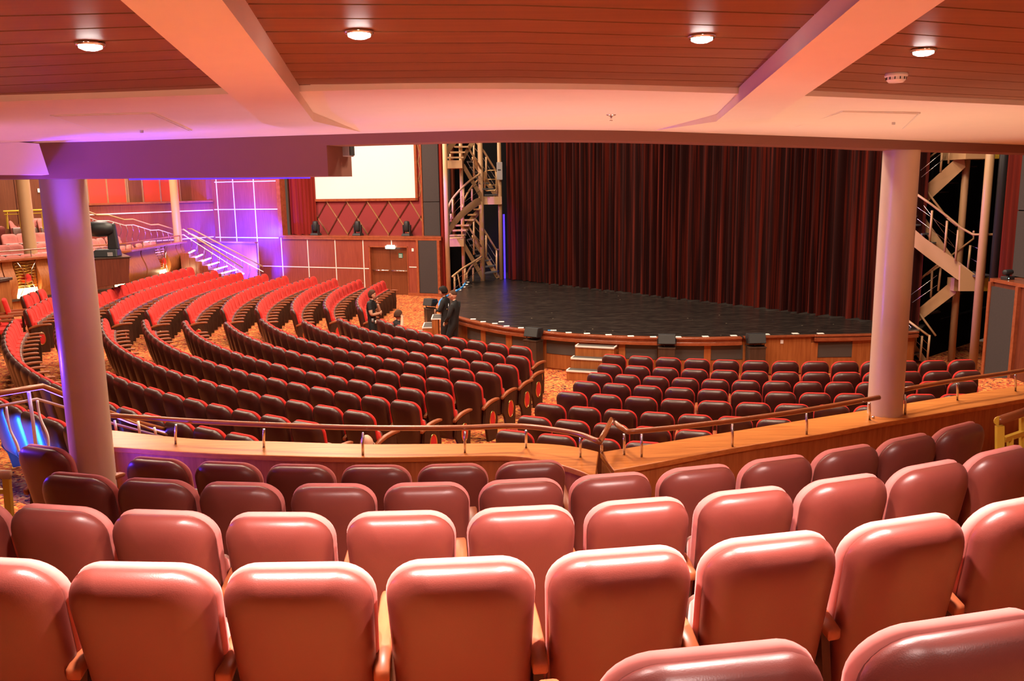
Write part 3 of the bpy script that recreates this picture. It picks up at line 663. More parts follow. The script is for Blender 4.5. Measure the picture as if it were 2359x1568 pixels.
for a, b in ((1756, 1804), (1806, 1871), (1967, 2030), (2032, 2110)): strip(a, b, 0.09, 0.045, 0.03, SH - 0.04, 'door_panel', 'teak', 0.003)
p = dense[lip_i(1804)]; q = offs(dense, 0.04)[lip_i(1804)]
tag(MB().box(q.x - .03, q.x + .03, q.y - .005, q.y, 0.68, 0.76).build('notice_label', 'white_plastic'), 'tiny white notice on the plain stage front panel', 'label')
def normal_at(px=None, i=None):
    i = lip_i(px) if i is None else i
    t = dense[min(i + 1, 399)] - dense[i - 1]; return math.atan2(t.y, t.x), dense[i]
def stage_steps(a, p, lab, w=0.84):
    t = tag(empty('stage_steps', (p.x, p.y, 0), a), lab, 'steps', 'wooden steps up to the stage')
    for k in range(3):
        z = 0.66 - 0.22 * k; y0 = -0.24 * (k + 1)
        MB().box(-w / 2 - 0.03 * k, w / 2 + 0.03 * k, y0 - 0.02, y0 + 0.24 - (0.0 if k else 0.1), 0, z - 0.02).build('riser', 'teak', t)
        MB().box(-w / 2 - 0.03 * k, w / 2 + 0.03 * k, y0 - 0.03, y0 + 0.22, z - 0.02, z).build('tread', 'stone_grey', t)
        MB().box(-w / 2 - 0.03 * k - .005, w / 2 + 0.03 * k + .005, y0 - 0.038, y0 - 0.012, z - 0.03, z + 0.004).build('nosing', 'white_trim', t)
        for sx in (-1, 1): MB().box(sx * (w / 2 + 0.03 * k) - 0.014, sx * (w / 2 + 0.03 * k) + 0.014, y0 - .012, y0 + 0.22, z - 0.02, z + 0.004).build('side_trim', 'white_trim', t)
    return t
a, p = normal_at(1378); stage_steps(a, p + Vector((math.sin(a), -math.cos(a), 0)) * 0.04, 'three wooden steps with white edges at the front of the stage')
stage_steps(math.radians(-88), Vector((-1.85, 22.35, 0)), 'three wooden steps with white edges beside the two men', 0.8)
def monitor(p, a, lab, ped=True, yaw=0.0):
    t = tag(empty('stage_monitor_stand', (p.x, p.y, 0), a), 'dark wooden pedestal ' + lab, 'pedestal', 'dark pedestals along the stage front')
    MB().box(-0.17, 0.17, -0.26, 0.02, 0, 0.66).build('cabinet', 'walnut', t, bevel=0.006)
    MB().box(-0.18, 0.18, -0.27, 0.03, 0.66, 0.685).build('top', 'walnut', t)
    s = tag(empty('stage_monitor', (p.x + math.sin(a) * 0.12, p.y - math.cos(a) * 0.12, 0.685), a + yaw), 'black wedge loudspeaker ' + lab, 'speaker', 'wedge loudspeakers along the stage front')
    prof = [(-0.12, 0.07), (0.05, 0.05), (0.16, 0.17), (0.12, 0.26), (-0.06, 0.27)]
    MB().loft([[(x, y, z) for y, z in prof] for x in (-0.18, 0.18)]).build('cabinet', 'black_plastic', s, bevel=0.008)
    MB().hexa([(-0.17, -0.126, 0.085), (0.17, -0.126, 0.085), (0.17, -0.118, 0.085), (-0.17, -0.118, 0.085)], [(-0.17, -0.074, 0.262), (0.17, -0.074, 0.262), (0.17, -0.066, 0.262), (-0.17, -0.066, 0.262)]).build('grille', 'speaker_grille', s)
    MB().tube([(-0.19, 0.02, 0.16), (-0.19, 0.02, 0.01), (0.19, 0.02, 0.01), (0.19, 0.02, 0.16)], 0.012, 6).build('yoke', 'black_metal', s)
    MB().lathe([(0.006, 0), (0.006, 0.03)], (-0.05, -0.09, 0.03), 8, 'Y').build('connector', 'chrome', s)
for px, lab in ((1052, 'next to the standing man in a black jacket'), (1237, 'left of the front stage steps'), (1535, 'between the front steps and the white notice'), (1733, 'beside the plain panel with the white notice')):
    a, p = normal_at(px); off = Vector((math.sin(a), -math.cos(a), 0)) * 0.06
    monitor(p + off, a, lab)
monitor(Vector((-2.2, 23.9, 0)), math.radians(-70), 'behind the far stage steps', yaw=0.5)
for k, (x, y) in enumerate(((1090, 735), (1113, 741), (1140, 745), (1155, 741), (1167, 751), (1200, 755), (1275, 761), (1310, 766), (1352, 768), (1402, 771), (1453, 774), (1505, 776), (1562, 776), (1625, 775), (1690, 773), (1765, 770), (1832, 768), (1890, 768))):
    p = PZ(x, y, SH); tag(MB().box(p.x - .065, p.x + .065, p.y - .06, p.y + .05, SH + 0.001, SH + 0.008).build('tape_mark', 'white_tape'), f'white tape mark at the stage edge, {ORD[k + 1]} along from the men', 'tape mark', 'white tape marks along the stage edge')
p = PZ(1267, 761, SH); tag(MB().box(p.x - .05, p.x + .05, p.y - .05, p.y + .05, SH + 0.001, SH + 0.007).build('tape_mark', 'blue_tape'), 'single blue tape mark at the stage edge', 'tape mark')
for k, (x, y) in enumerate(((1075, 650), (1072, 655), (1066, 661), (1056, 668))):
    p = PZ(x, y, SH); tag(MB().box(p.x - .09, p.x + .09, p.y - .1, p.y + .1, SH + 0.001, SH + 0.008).build('tape_mark', 'white_tape'), f'white tape mark below the far stair tower, {ORD[k + 1]} from its foot', 'tape mark', 'white tape marks below the stair tower')
bt = spline([PZ(x, y, SH + 0.01) for x, y in ((1073, 647), (1070, 655), (1062, 664), (1050, 671), (1030, 682), (1016, 691), (1012, 703), (1014, 716))], 5)
tag(MB().tube(bt, 0.035, 6).build('cable', 'blue_tape', smooth=True), 'blue cable curving along the far stage edge', 'cable')
# main curtain
def drapery(path, z0, z1, amp, wl, name, mat, nz=6, seed=1):
    rnd = random.Random(seed); L = sum((b - a).length for a, b in zip(path[:-1], path[1:])); n = int(L / wl * 14)
    P = resamp(path, n); ph = 0; secs = []; q = []; amps = []
    for i in range(n):
        ph += 2 * math.pi / 14 * (0.75 + 0.5 * math.sin(i * 0.031 + seed) ** 2) ; q.append(ph); amps.append(amp * (0.65 + 0.5 * math.sin(i * 0.017 + 2 * seed) ** 2))
    A = MB(); cols = []
    N = offs(P, 1.0)
    for k in range(nz + 1):
        z = z0 + (z1 - z0) * k / nz; f = 1.0 - 0.15 * k / nz
        row = []
        for i in range(n):
            d = (N[i] - P[i]); s = math.sin(q[i]); s = math.copysign(abs(s) ** 0.7, s) + 0.35 * math.sin(q[i] * 0.37 + 0.3 * k / nz)
            row.append((P[i].x + d.x * s * amps[i] * f, P[i].y + d.y * s * amps[i] * f, z + (0.02 * math.sin(q[i] * .5) if k == 0 else 0)))
        cols.append(row)
    return A.loft(cols, closed=False, caps=False).build(name, mat, smooth=True)
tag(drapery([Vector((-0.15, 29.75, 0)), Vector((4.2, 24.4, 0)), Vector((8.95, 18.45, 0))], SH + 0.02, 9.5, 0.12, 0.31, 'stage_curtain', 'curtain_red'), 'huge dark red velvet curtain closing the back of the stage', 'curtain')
# black wings and shell
def wallpoly(pts, z0, z1, name, mat, lab, th=0.1):
    v = [Vector((x, y, 0)) for x, y in pts]; o = wallstrip(v, offs(v, th), z0, z1).build(name, mat); return struct(o, lab)
wallpoly([(-2.6, 32.2), (-1.6, 32.9), (1.2, 31.4), (0.5, 30.1)], 0, 10, 'wall_stage_left', 'black_cloth', 'black masking behind the far stair tower')
wallpoly([(9.3, 18.9), (12.2, 21.5), (14, 19.5), (11.2, 15.7)], 0, 10, 'wall_stage_right', 'black_cloth', 'black masking behind the near stair tower')
b = PY(1163, 560, 30.0); tag(MB().box(b.x - .05, b.x + .01, b.y, b.y + .05, SH, 3.1).build('blue_light_strip', 'blue_panel'), 'thin glowing blue light strip at the curtain edge', 'light')
b = PY(1148, 400, 29.3)

# ------------------------------------------------------------------ far wall with door, screen niche and trims
W1 = Frame((-2.7, 31.9), (0.925, -0.379))
sR = W1.px(1016, 600)[0]; sA = W1.px(652, 545)[0]; sC = W1.px(492, 482)[0]; LZ = 2.2
dl, dr = W1.px(852, 620)[0], W1.px(941, 620)[0]; dz = 1.87
mb = MB(); W1.box(mb, sC - 0.3, dl, -0.25, 0, 0, LZ); W1.box(mb, dr, sR, -0.25, 0, 0, LZ); W1.box(mb, dl, dr, -0.25, 0, dz, LZ)
w1 = struct(mb.build('wall_far', 'cherry'), 'reddish wood panelled wall with white strips')
mb = MB(); W1.box(mb, sC - 0.3, sA, -0.25, 0, LZ, 9); struct(mb.build('wall_far_upper', 'cherry'), 'violet lit wood panelled wall with white strips')
mb = MB(); W1.box(mb, sA - 0.05, sR + 0.05, -0.75, 0.06, LZ, LZ + 0.06); W1.box(mb, sA - 0.05, sR + 0.05, 0.0, 0.05, LZ - 0.09, LZ); struct(mb.build('trim_1', 'moulding'), 'dark ledge above the door')
def wtrim(x0, y0, x1, y1, t=0.012, w=0.035, wall=w1):
    a = W1.px(x0, y0); b = W1.px(x1, y1); m = MB()
    if abs(x1 - x0) > abs(y1 - y0): W1.box(m, a[0], b[0], 0, t, (a[1] + b[1]) / 2 - w / 2, (a[1] + b[1]) / 2 + w / 2)
    else: W1.box(m, (a[0] + b[0]) / 2 - w / 2, (a[0] + b[0]) / 2 + w / 2, 0, t, b[1], a[1])
    m.build('wall_strip', 'white_trim', wall)
for x in (652, 712, 775, 839): wtrim(x, 547, x, 690)
wtrim(902, 547, 902, 567); wtrim(500, 613, 850, 615); wtrim(943, 615, 961, 615)
for x, y0 in ((505, 418), (543, 418), (590, 412)): wtrim(x, y0 - 60, x, 660)
for y in (418, 482, 547): wtrim(494, y, 642, y)
mb = MB(); W1.box(mb, sA - 0.16, sA + 0.02, -0.3, 0.04, LZ, 9); mb.build('wall_post', 'moulding', w1)
# door
d1 = struct(empty('door_1', W1.p(dl, -0.1, 0)), 'double wooden door with chrome push bars'); inv = d1.location.copy()
def wpart(name, mat, parent, s0, s1, t0, t1, z0, z1, bev=0.0):
    m = MB(); W1.box(m, s0, s1, t0, t1, z0, z1); m.v = [tuple(Vector(v) - parent.location) for v in m.v]
    return m.build(name, mat, parent, bevel=bev)
dm = (dl + dr) / 2 + 0.02
for s0, s1 in ((dl + 0.05, dm - 0.006), (dm + 0.006, dr - 0.03)):
    lf = wpart('door_leaf', 'door_wood', d1, s0, s1, -0.16, -0.11, 0.01, dz - 0.04)
    m = MB(); z = 0.93
    m.tube([W1.p(s0 + .05, -0.11, z) - inv, W1.p(s0 + .05, -0.04, z) - inv, W1.p(s1 - .05, -0.04, z) - inv, W1.p(s1 - .05, -0.11, z) - inv], 0.02, 8); o = m.build('push_bar', 'chrome', d1, smooth=True)
for s0, s1, z0, z1 in ((dl, dl + 0.05, 0, dz), (dr - 0.03, dr, 0, dz), (dl, dr, dz - 0.04, dz)): wpart('door_frame', 'moulding', d1, s0, s1, -0.18, 0.02, z0, z1)
def wthing(name, mat, lab, cat, x0, y0, x1, y1, t0, t1, bev=0.004):
    a = W1.px(x0, y0, t1); b = W1.px(x1, y1, t1); m = MB(); W1.box(m, a[0], b[0], t0, t1, b[1], a[1])
    return tag(m.build(name, mat, bevel=bev), lab, cat)
t = tag(empty('exit_sign', (0, 0, 0)), 'glowing white-green exit lamp above the double door', 'sign')
a = W1.px(888, 566, .08); b = W1.px(909, 573, .08); t.location = W1.p(a[0], 0.02, b[1])
wpart('diffuser', 'exit_green', t, a[0], b[0], 0.02, 0.12, b[1], a[1], 0.02); wpart('bracket', 'white_plastic', t, a[0] + .02, b[0] - .02, 0.0, 0.02, b[1] + .02, a[1] + .03)
t = tag(empty('door_sign', (0, 0, 0)), 'small dark green notice on the door leaf', 'sign'); a = W1.px(918, 583, -.1); b = W1.px(928, 594, -.1); t.location = W1.p(a[0], -.1, b[1])
wpart('plate', 'sign_green', t, a[0], b[0], -0.109, -0.10, b[1], a[1])
for k in range(3): wpart('text_line', 'white_trim', t, a[0] + .02, b[0] - .03, -0.1, -0.098, a[1] - .06 - .05 * k, a[1] - .045 - .05 * k)
wthing('light_switch', 'white_plastic', 'small white switch plate beside the double door', 'switch', 948, 572, 953, 579, 0.0, 0.015)
wthing('vent_slot', 'silver', 'narrow metal slot low on the wood wall', 'vent', 829, 651, 837, 653, 0.0, 0.01)
# niche with screen
T = -0.6
sc = empty('projection_screen', (0, 0, 0)); a = W1.px(727, 457, T + .06); b = W1.px(958, 457, T + .06); sc.location = W1.p(a[0], T, 3.6); tag(sc, 'large white projection screen in the wall niche', 'screen')
szb = (a[1] + b[1]) / 2
wpart('screen_surface', 'screen_white', sc, a[0], b[0], T + .02, T + .05, szb, 6.9)
for s0, s1, z0, z1 in ((b[0], b[0] + 0.1, szb - 0.1, 6.9), (a[0], b[0] + 0.1, szb - 0.1, szb)): wpart('frame', 'moulding', sc, s0, s1, T + .0, T + .1, z0, z1)
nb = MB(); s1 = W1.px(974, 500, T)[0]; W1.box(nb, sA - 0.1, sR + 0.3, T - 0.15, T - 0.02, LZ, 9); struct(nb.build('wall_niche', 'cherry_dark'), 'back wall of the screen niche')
s0 = W1.px(724, 500, T)[0]
dp = empty('quilted_panel', W1.p(s0, T, LZ + .06)); tag(dp, 'dark red quilted panel with diagonal brass strips under the screen', 'wall panel')
wpart('backing', 'diamond_red', dp, s0, s1, T - 0.02, T, LZ + 0.06, szb - 0.1)
zb, zt = LZ + 0.08, szb - 0.11
cx0 = [W1.px(x, 540, T)[0] for x in (712, 757, 802, 848, 896, 944, 992)]; tx0 = [W1.px(x, 464, T)[0] for x in (708, 753, 799, 846, 895, 945, 993)]
def clipbar(p, q, parent, w, mat):
    (s0_, z0_), (s1_, z1_) = p, q
    lo, hi = s0 + 0.01, s1 - 0.01
    if max(s0_, s1_) < lo or min(s0_, s1_) > hi: return
    def at(s): return z0_ + (z1_ - z0_) * (s - s0_) / (s1_ - s0_)
    a_, b_ = sorted((s0_, s1_)); a2, b2 = max(a_, lo), min(b_, hi)
    if b2 - a2 < 0.05: return
    m = MB().bar(W1.p(a2, T + .008, at(a2)) - parent.location, W1.p(b2, T + .008, at(b2)) - parent.location, 0.045, 0.03, up=W1.n); m.build('brass_strip', mat, parent)
for i in range(7):
    if i < 6: clipbar((tx0[i], zt), (cx0[i + 1], zb), dp, 1, 'brass')
    if i > 0: clipbar((tx0[i], zt), (cx0[i - 1], zb), dp, 1, 'cherry_dark')
    if i < 6: clipbar((cx0[i], zb), (tx0[i + 1], zt), dp, 1, 'cherry_dark')
sx0 = W1.px(963, 400, T)[0]
dq = empty('quilted_panel', W1.p(sx0, T, szb)); tag(dq, 'narrow upright red quilted strip beside the white screen', 'wall panel')
wpart('backing', 'diamond_red', dq, sx0, s1, T - .02, T, szb - 0.1, 6.9)
for z in (4.05, 4.7, 5.35): 
    for dzz in (0.32, -0.32): m = MB().bar(W1.p(sx0 + .03, T + .008, z + dzz) - dq.location, W1.p(s1 - .04, T + .008, z) - dq.location, 0.035, 0.03, up=W1.n); m.build('brass_strip', 'brass', dq)
nb = MB(); W1.box(nb, s1, s1 + 0.07, T - .02, T + 0.1, LZ, 9); struct(nb.build('trim_2', 'moulding'), 'dark upright between screen panel and grey panels')
for z0, z1, lab in ((LZ + .06, 3.52, 'lower grey acoustic panel above the ledge'), (3.54, 6.9, 'upper grey acoustic panel above the ledge')):
    m = MB(); W1.box(m, s1 + .08, sR + .2, T - .02, T + .08, z0, z1); tag(m.build('acoustic_panel', 'grey_fabric', bevel=0.01), lab, 'wall panel', 'grey acoustic panels')
g0, g1 = W1.px(967, 620)[0], W1.px(1010, 620)[0]
ga = tag(empty('acoustic_panel', W1.p(g0, 0, 0)), 'tall grey acoustic panel between the door and the stage', 'wall panel', 'grey acoustic panels')
wpart('panel', 'grey_fabric', ga, g0, g1, 0.0, 0.05, 0.12, LZ - 0.1)
for q0, q1 in ((g0 - 0.09, g0), (g1, g1 + 0.11)): wpart('edge', 'moulding', ga, q0, q1, 0.0, 0.08, 0.0, LZ - 0.09)
m = MB(); W1.box(m, dr, sR + .02, 0.0, 0.10, 0, 0.11); struct(m.build('baseboard_far', 'moulding'), 'wooden baseboard right of the door')
# black side of niche and its curtain
m = MB(); W1.box(m, sA, W1.px(668, 480, T)[0], T - .02, T + 0.02, LZ, 9); struct(m.build('wall_niche_side', 'black_cloth'), 'dark slot beside the niche curtain')
k0 = W1.px(668, 480, T + .15)[0]; k1 = W1.px(726, 480, T + .15)[0]
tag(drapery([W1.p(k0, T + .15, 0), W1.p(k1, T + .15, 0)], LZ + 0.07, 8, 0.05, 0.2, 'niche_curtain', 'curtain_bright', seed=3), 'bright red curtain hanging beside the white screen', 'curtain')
k0 = W1.px(1015, 480, -0.1)[0]; k1 = W1.px(1031, 480, -0.1)[0]
tag(drapery([W1.p(k0, -0.05, 0), W1.p(k1, -.15, 0)], 0.05, 9, 0.05, 0.16, 'leg_curtain', 'curtain_bright', seed=5), 'narrow red side curtain behind the far stair tower', 'curtain')
# moving head lights
def moving_head(loc, rz, lab, s=1.0, tilt=0.0):
    t = tag(empty('moving_head_light', loc, rz), lab, 'stage light', 'black moving head stage lights'); t.scale = (s, s, s)
    MB().hexa([(-.18, -.15, 0), (.18, -.15, 0), (.18, .15, 0), (-.18, .15, 0)], [(-.15, -.12, .09), (.15, -.12, .09), (.15, .12, .09), (-.15, .12, .09)]).build('base', 'black_plastic', t, bevel=0.015)
    for sx in (-1, 1): MB().hexa([(sx * .13 - .02, -.06, .08), (sx * .13 + .02, -.06, .08), (sx * .13 + .02, .06, .08), (sx * .13 - .02, .06, .08)], [(sx * .145 - .02, -.045, .40), (sx * .145 + .02, -.045, .40), (sx * .145 + .02, .045, .40), (sx * .145 - .02, .045, .40)]).build('yoke_arm', 'black_plastic', t, bevel=0.012)
    h = MB().lathe([(0.05, -0.20), (0.09, -0.19), (0.115, -0.10), (0.118, 0.05), (0.10, 0.16), (0.085, 0.19), (0.03, 0.20)], (0, 0, 0), 20)
    c, s_ = math.cos(tilt), math.sin(tilt); h.v = [(x, y * c - z * s_, y * s_ + z * c + 0.34) for x, y, z in h.v]
    h.build('lamp_head', 'black_plastic', t, smooth=True)
for k, (x, lab) in enumerate(((728, 'beside the red niche curtain'), (825, 'below the middle of the screen'), (938, 'nearest the stage curtain'))):
    s, z = W1.px(x, 543, -0.25); moving_head(W1.p(s, -0.25, LZ + 0.06), math.atan2(W1.r.y, W1.r.x), 'black moving head light on the ledge ' + lab, 1.05)

# ------------------------------------------------------------------ stair towers
def lerp(a, b, t): return a + (b - a) * t
class Tower:
    def __init__(s, name, lab, ox, oy, k, base):
        s.ox, s.oy, s.k = ox, oy, k
        s.t = tag(empty(name, base), lab, 'staircase'); s.b = Vector(base)
    def pt(s, zx, zy, Y): return PY(s.ox + zx * s.k, s.oy + zy * s.k, Y) - s.b
    def path(s, L, Y0, Y1, n=0):
        P = [s.pt(x, y, lerp(Y0, Y1, i / max(1, len(L) - 1))) for i, (x, y) in enumerate(L)]
        return spline(P, n) if n else P
    def col(s, L, Y, r, z0=None, z1=7.0):
        a = s.pt(*L[0], Y) + s.b; b = s.pt(*L[-1], Y) + s.b; x = (a.x + b.x) / 2
        MB().tube([Vector((x, Y, z0)) - s.b, Vector((x, Y, z1)) - s.b], r, 14).build('column', 'tower_paint', s.t, smooth=True)
    def stringer(s, top, bot, Y0, Y1, n=0, th=0.05):
        A = s.path(top, Y0, Y1, n); B = s.path(bot, Y0, Y1, n); m = MB()
        off = Vector((0.02, th, 0))
        m.loft([[a, b, b + off, a + off] for a, b in zip(A, B)]); m.build('stringer', 'tower_paint', s.t, angle=40)
    def tube(s, L, Y0, Y1, r, name='handrail', n=0, mat='tower_paint'):
        MB().tube(s.path(L, Y0, Y1, n), r, 8).build(name, mat, s.t, smooth=True)
    def cables(s, L, Y0, Y1, dys, n=0):
        for d in dys: MB().tube(s.path([(x, y + d) for x, y in L], Y0, Y1, n), 0.008, 5).build('cable', 'silver', s.t)
    def slab(s, x0, y0, x1, y1, Ya, Yb, name='tread', mat='tread_grey', th=0.05, dep=0.25):
        a = s.pt(x0, y0, Ya); b = s.pt(x1, y1, Yb); b.z = a.z; m = MB()
        d = Vector((0.06, dep, 0)); z = Vector((0, 0, th))
        m.hexa([a - z, b - z, b + d - z, a + d - z], [a, b, b + d, a + d]); m.build(name, mat, s.t)
    def box(s, x0, y0, x1, y1, Y, dep, name, mat):
        a = s.pt(x0, y0, Y); b = s.pt(x1, y1, Y); d = Vector((0, dep, 0))
        MB().hexa([Vector((a.x, a.y, b.z)), Vector((b.x, a.y, b.z)), Vector((b.x, a.y, b.z)) + d, Vector((a.x, a.y, b.z)) + d], [a, Vector((b.x, a.y, a.z)), Vector((b.x, a.y, a.z)) + d, a + d]).build(name, mat, s.t)
fl_ = Tower('stair_tower', 'tan steel stair tower winding up beside the far end of the stage', 1000, 320, 0.2296, (-1.2, 28.6, SH))
fl_.col([(110, 30), (140, 1480)], 27.3, 0.075, 0.0); fl_.col([(272, 30), (295, 1460)], 28.6, 0.06, SH)
fl_.col([(463, 20), (487, 1415)], 29.3, 0.085, SH); fl_.col([(655, 20), (672, 1400)], 29.7, 0.07, SH)
fl_.box(130, 1002, 300, 1078, 28.0, 1.0, 'landing', 'tower_paint'); fl_.box(112, 215, 283, 292, 28.0, 1.0, 'landing', 'tower_paint'); fl_.box(490, 580, 680, 655, 29.45, 0.9, 'landing', 'tower_paint')
for dy in (0, -785):
    fl_.stringer([(300, 1035 + dy), (480, 1345 + dy)], [(300, 1100 + dy), (480, 1415 + dy)], 28.6, 29.2)
    fl_.stringer([(395, 980 + dy), (500, 1130 + dy), (660, 1390 + dy)], [(395, 1050 + dy), (500, 1205 + dy), (625, 1400 + dy)], 29.3, 29.9)
    for x0, y0, x1 in ((330, 1005, 400), (355, 1062, 430), (385, 1110, 470), (415, 1168, 520), (450, 1222, 560), (485, 1280, 600), (505, 1340, 630)): fl_.slab(x0, y0 + dy, x1, y0 + dy, 29.2, 29.75)
fl_.stringer([(135, 935), (150, 885), (190, 810), (260, 728), (340, 655), (420, 598), (468, 590)], [(135, 1000), (155, 950), (200, 880), (270, 800), (345, 735), (420, 680), (468, 655)], 27.4, 29.2, 4)
fl_.stringer([(285, 930), (320, 850), (400, 740), (465, 670)], [(300, 985), (335, 910), (405, 810), (465, 735)], 28.3, 29.6, 4)
for x0, y, x1, Y in ((150, 963, 300, 27.9), (185, 912, 322, 28.1), (215, 862, 350, 28.4), (275, 808, 398, 28.6), (335, 755, 420, 28.9), (395, 700, 465, 29.1)): fl_.slab(x0, y, x1, y, Y, Y + .1, 'tread', 'tower_paint')
fl_.stringer([(115, 150), (130, 85), (165, 15), (200, -60)], [(115, 215), (135, 160), (180, 90), (240, 20)], 27.4, 28.4, 4)
fl_.stringer([(285, 170), (330, 80), (375, 10)], [(290, 225), (340, 130), (400, 50)], 28.4, 28.9, 3)
for x0, y, x1, Y in ((130, 178, 295, 27.9), (160, 125, 310, 28.1), (200, 70, 345, 28.3)): fl_.slab(x0, y, x1, y, Y, Y + .1, 'tread', 'tower_paint')
# rails
fl_.tube([(125, 735), (145, 680), (185, 600), (280, 490), (370, 410), (460, 350)], 27.4, 29.1, 0.035, n=4); fl_.tube([(285, 690), (305, 605), (370, 490), (460, 388)], 28.4, 29.4, 0.03, n=4)
fl_.tube([(185, 1380), (240, 1335), (300, 1290), (390, 1235), (475, 1180)], 26.6, 29.0, 0.035, n=4); fl_.tube([(325, 1360), (345, 1320), (385, 1265), (470, 1200)], 28.2, 29.3, 0.03, n=4)
for dy in (0, -785):
    fl_.tube([(400, 788 + dy), (500, 910 + dy), (620, 1108 + dy), (665, 1112 + dy)], 29.2, 29.9, 0.035); fl_.tube([(345, 875 + dy), (470, 1080 + dy)], 28.7, 29.2, 0.03)
    fl_.cables([(400, 788 + dy), (500, 910 + dy), (620, 1108 + dy)], 29.2, 29.8, (80, 165)); fl_.cables([(330, 850 + dy), (470, 1080 + dy)], 28.7, 29.2, (80, 160))
    for x, y0, y1, Y in ((400, 800, 1160, 29.2), (523, 965, 1190, 29.5), (628, 1115, 1370, 29.8), (388, 965, 1000, 29.0)): fl_.tube([(x, y0 + dy), (x, y1 + dy)], Y, Y, 0.032, 'rail_post')
fl_.cables([(125, 735), (185, 600), (280, 490), (460, 350)], 27.4, 29.1, (85, 165), 3); fl_.cables([(195, 1380), (300, 1290), (475, 1180)], 26.6, 29.0, (60, 130), 2)
for x, y0, y1, Y in ((187, 605, 800, 27.7), (295, 485, 700, 28.5), (380, 500, 620, 28.8), (135, 715, 880, 27.4), (170, 750, 830, 28.0), (207, 1370, 1520, 26.9), (310, 1290, 1440, 28.4), (392, 1290, 1430, 28.9), (330, 1350, 1420, 28.5), (163, 150, 215, 28.2)): fl_.tube([(x, y0), (x, y1)], Y, Y, 0.032, 'rail_post')
fl_.tube([(235, 1340), (265, 1500)], 27.2, 27.2, 0.02, 'brace')
fl_.tube([(520, 318), (612, 312), (622, 400), (622, 500), (610, 515), (525, 518), (510, 505), (508, 330), (520, 318)], 29.5, 29.5, 0.022, 'gate', mat='brass'); fl_.tube([(508, 405), (622, 405)], 29.5, 29.5, 0.018, 'gate_bar', mat='brass'); fl_.tube([(508, 462), (622, 462)], 29.5, 29.5, 0.018, 'gate_bar', mat='brass')
bx = fl_.pt(630, 412, 29.5) + fl_.b; t = tag(empty('control_box', bx), 'grey control box on the far stair tower beside the gate', 'control box')
MB().box(0, 0.2, -0.05, 0.08, 0, 0.6).build('case', 'grey_plastic', t, bevel=0.02); MB().box(0.04, 0.14, -0.062, -0.05, 0.32, 0.36).build('slot', 'black_plastic', t)

K5 = 399 / 1043.0
rt = Tower('stair_tower', 'tan steel stair tower partly behind the pale column', 1960, 320, K5, (9.3, 18.3, 0.0))
rt.col([(705, 80), (600, 1340)], 18.7, 0.075, 0.0); rt.col([(848, 70), (725, 1410)], 17.5, 0.085, 0.0)
# upper flight
rt.stringer([(395, 330), (680, 75)], [(395, 440), (690, 170)], 18.9, 18.5); rt.box(695, 72, 850, 118, 18.0, 1.0, 'landing', 'tower_paint'); rt.box(850, 80, 910, 118, 18.2, 0.7, 'landing_plate', 'yellow_paint')
for x, y in ((440, 372), (500, 318), (560, 262), (620, 205), (670, 162)): rt.slab(x, y, x + 90, y, 18.95, 19.3, 'tread', 'walnut', 0.03)
# middle flight
rt.stringer([(380, 540), (450, 600), (660, 745), (770, 832)], [(380, 650), (450, 705), (640, 845), (660, 855)], 18.3, 17.9); rt.stringer([(400, 400), (480, 520), (620, 715)], [(400, 470), (470, 600), (575, 720)], 18.9, 18.6)
m = [rt.pt(660, 760, 17.9), rt.pt(772, 832, 17.85), rt.pt(768, 916, 17.85), rt.pt(656, 916, 17.9)]; o = Vector((0, .06, 0))
MB().hexa([m[3], m[2], m[2] + o, m[3] + o], [m[0], m[1], m[1] + o, m[0] + o]).build('landing', 'tower_paint', rt.t)
rt.box(790, 838, 852, 915, 17.95, 0.8, 'landing_plate', 'yellow_paint'); rt.slab(770, 825, 860, 825, 17.6, 17.7, 'landing_floor', 'stone_grey', 0.04, 0.9)
for x0, y, x1 in ((385, 462, 410), (390, 515, 432), (430, 570, 470), (480, 625, 515)): rt.slab(x0, y, x1, y, 18.4, 18.6, 'tread', 'tread_grey', 0.035)
# lower flight
rt.stringer([(345, 1075), (630, 838)], [(345, 1150), (632, 930)], 18.8, 18.4); rt.box(625, 840, 658, 915, 18.3, 0.3, 'landing', 'tower_paint')
for x, y in ((400, 1105), (470, 1050), (540, 985), (600, 940)): rt.slab(x, y, x + 70, y, 18.9, 19.2, 'tread', 'walnut', 0.03)
rt.stringer([(300, 1240), (335, 1290), (395, 1370)], [(300, 1330), (335, 1375), (360, 1410)], 18.2, 17.9); rt.stringer([(345, 1165), (400, 1250), (470, 1345)], [(345, 1225), (400, 1310), (440, 1360)], 18.8, 18.5)
for x0, y, x1 in ((320, 1160, 340), (328, 1205, 352), (332, 1255, 372), (345, 1300, 415)): rt.slab(x0, y, x1, y, 18.3, 18.5, 'tread', 'tread_grey', 0.035)
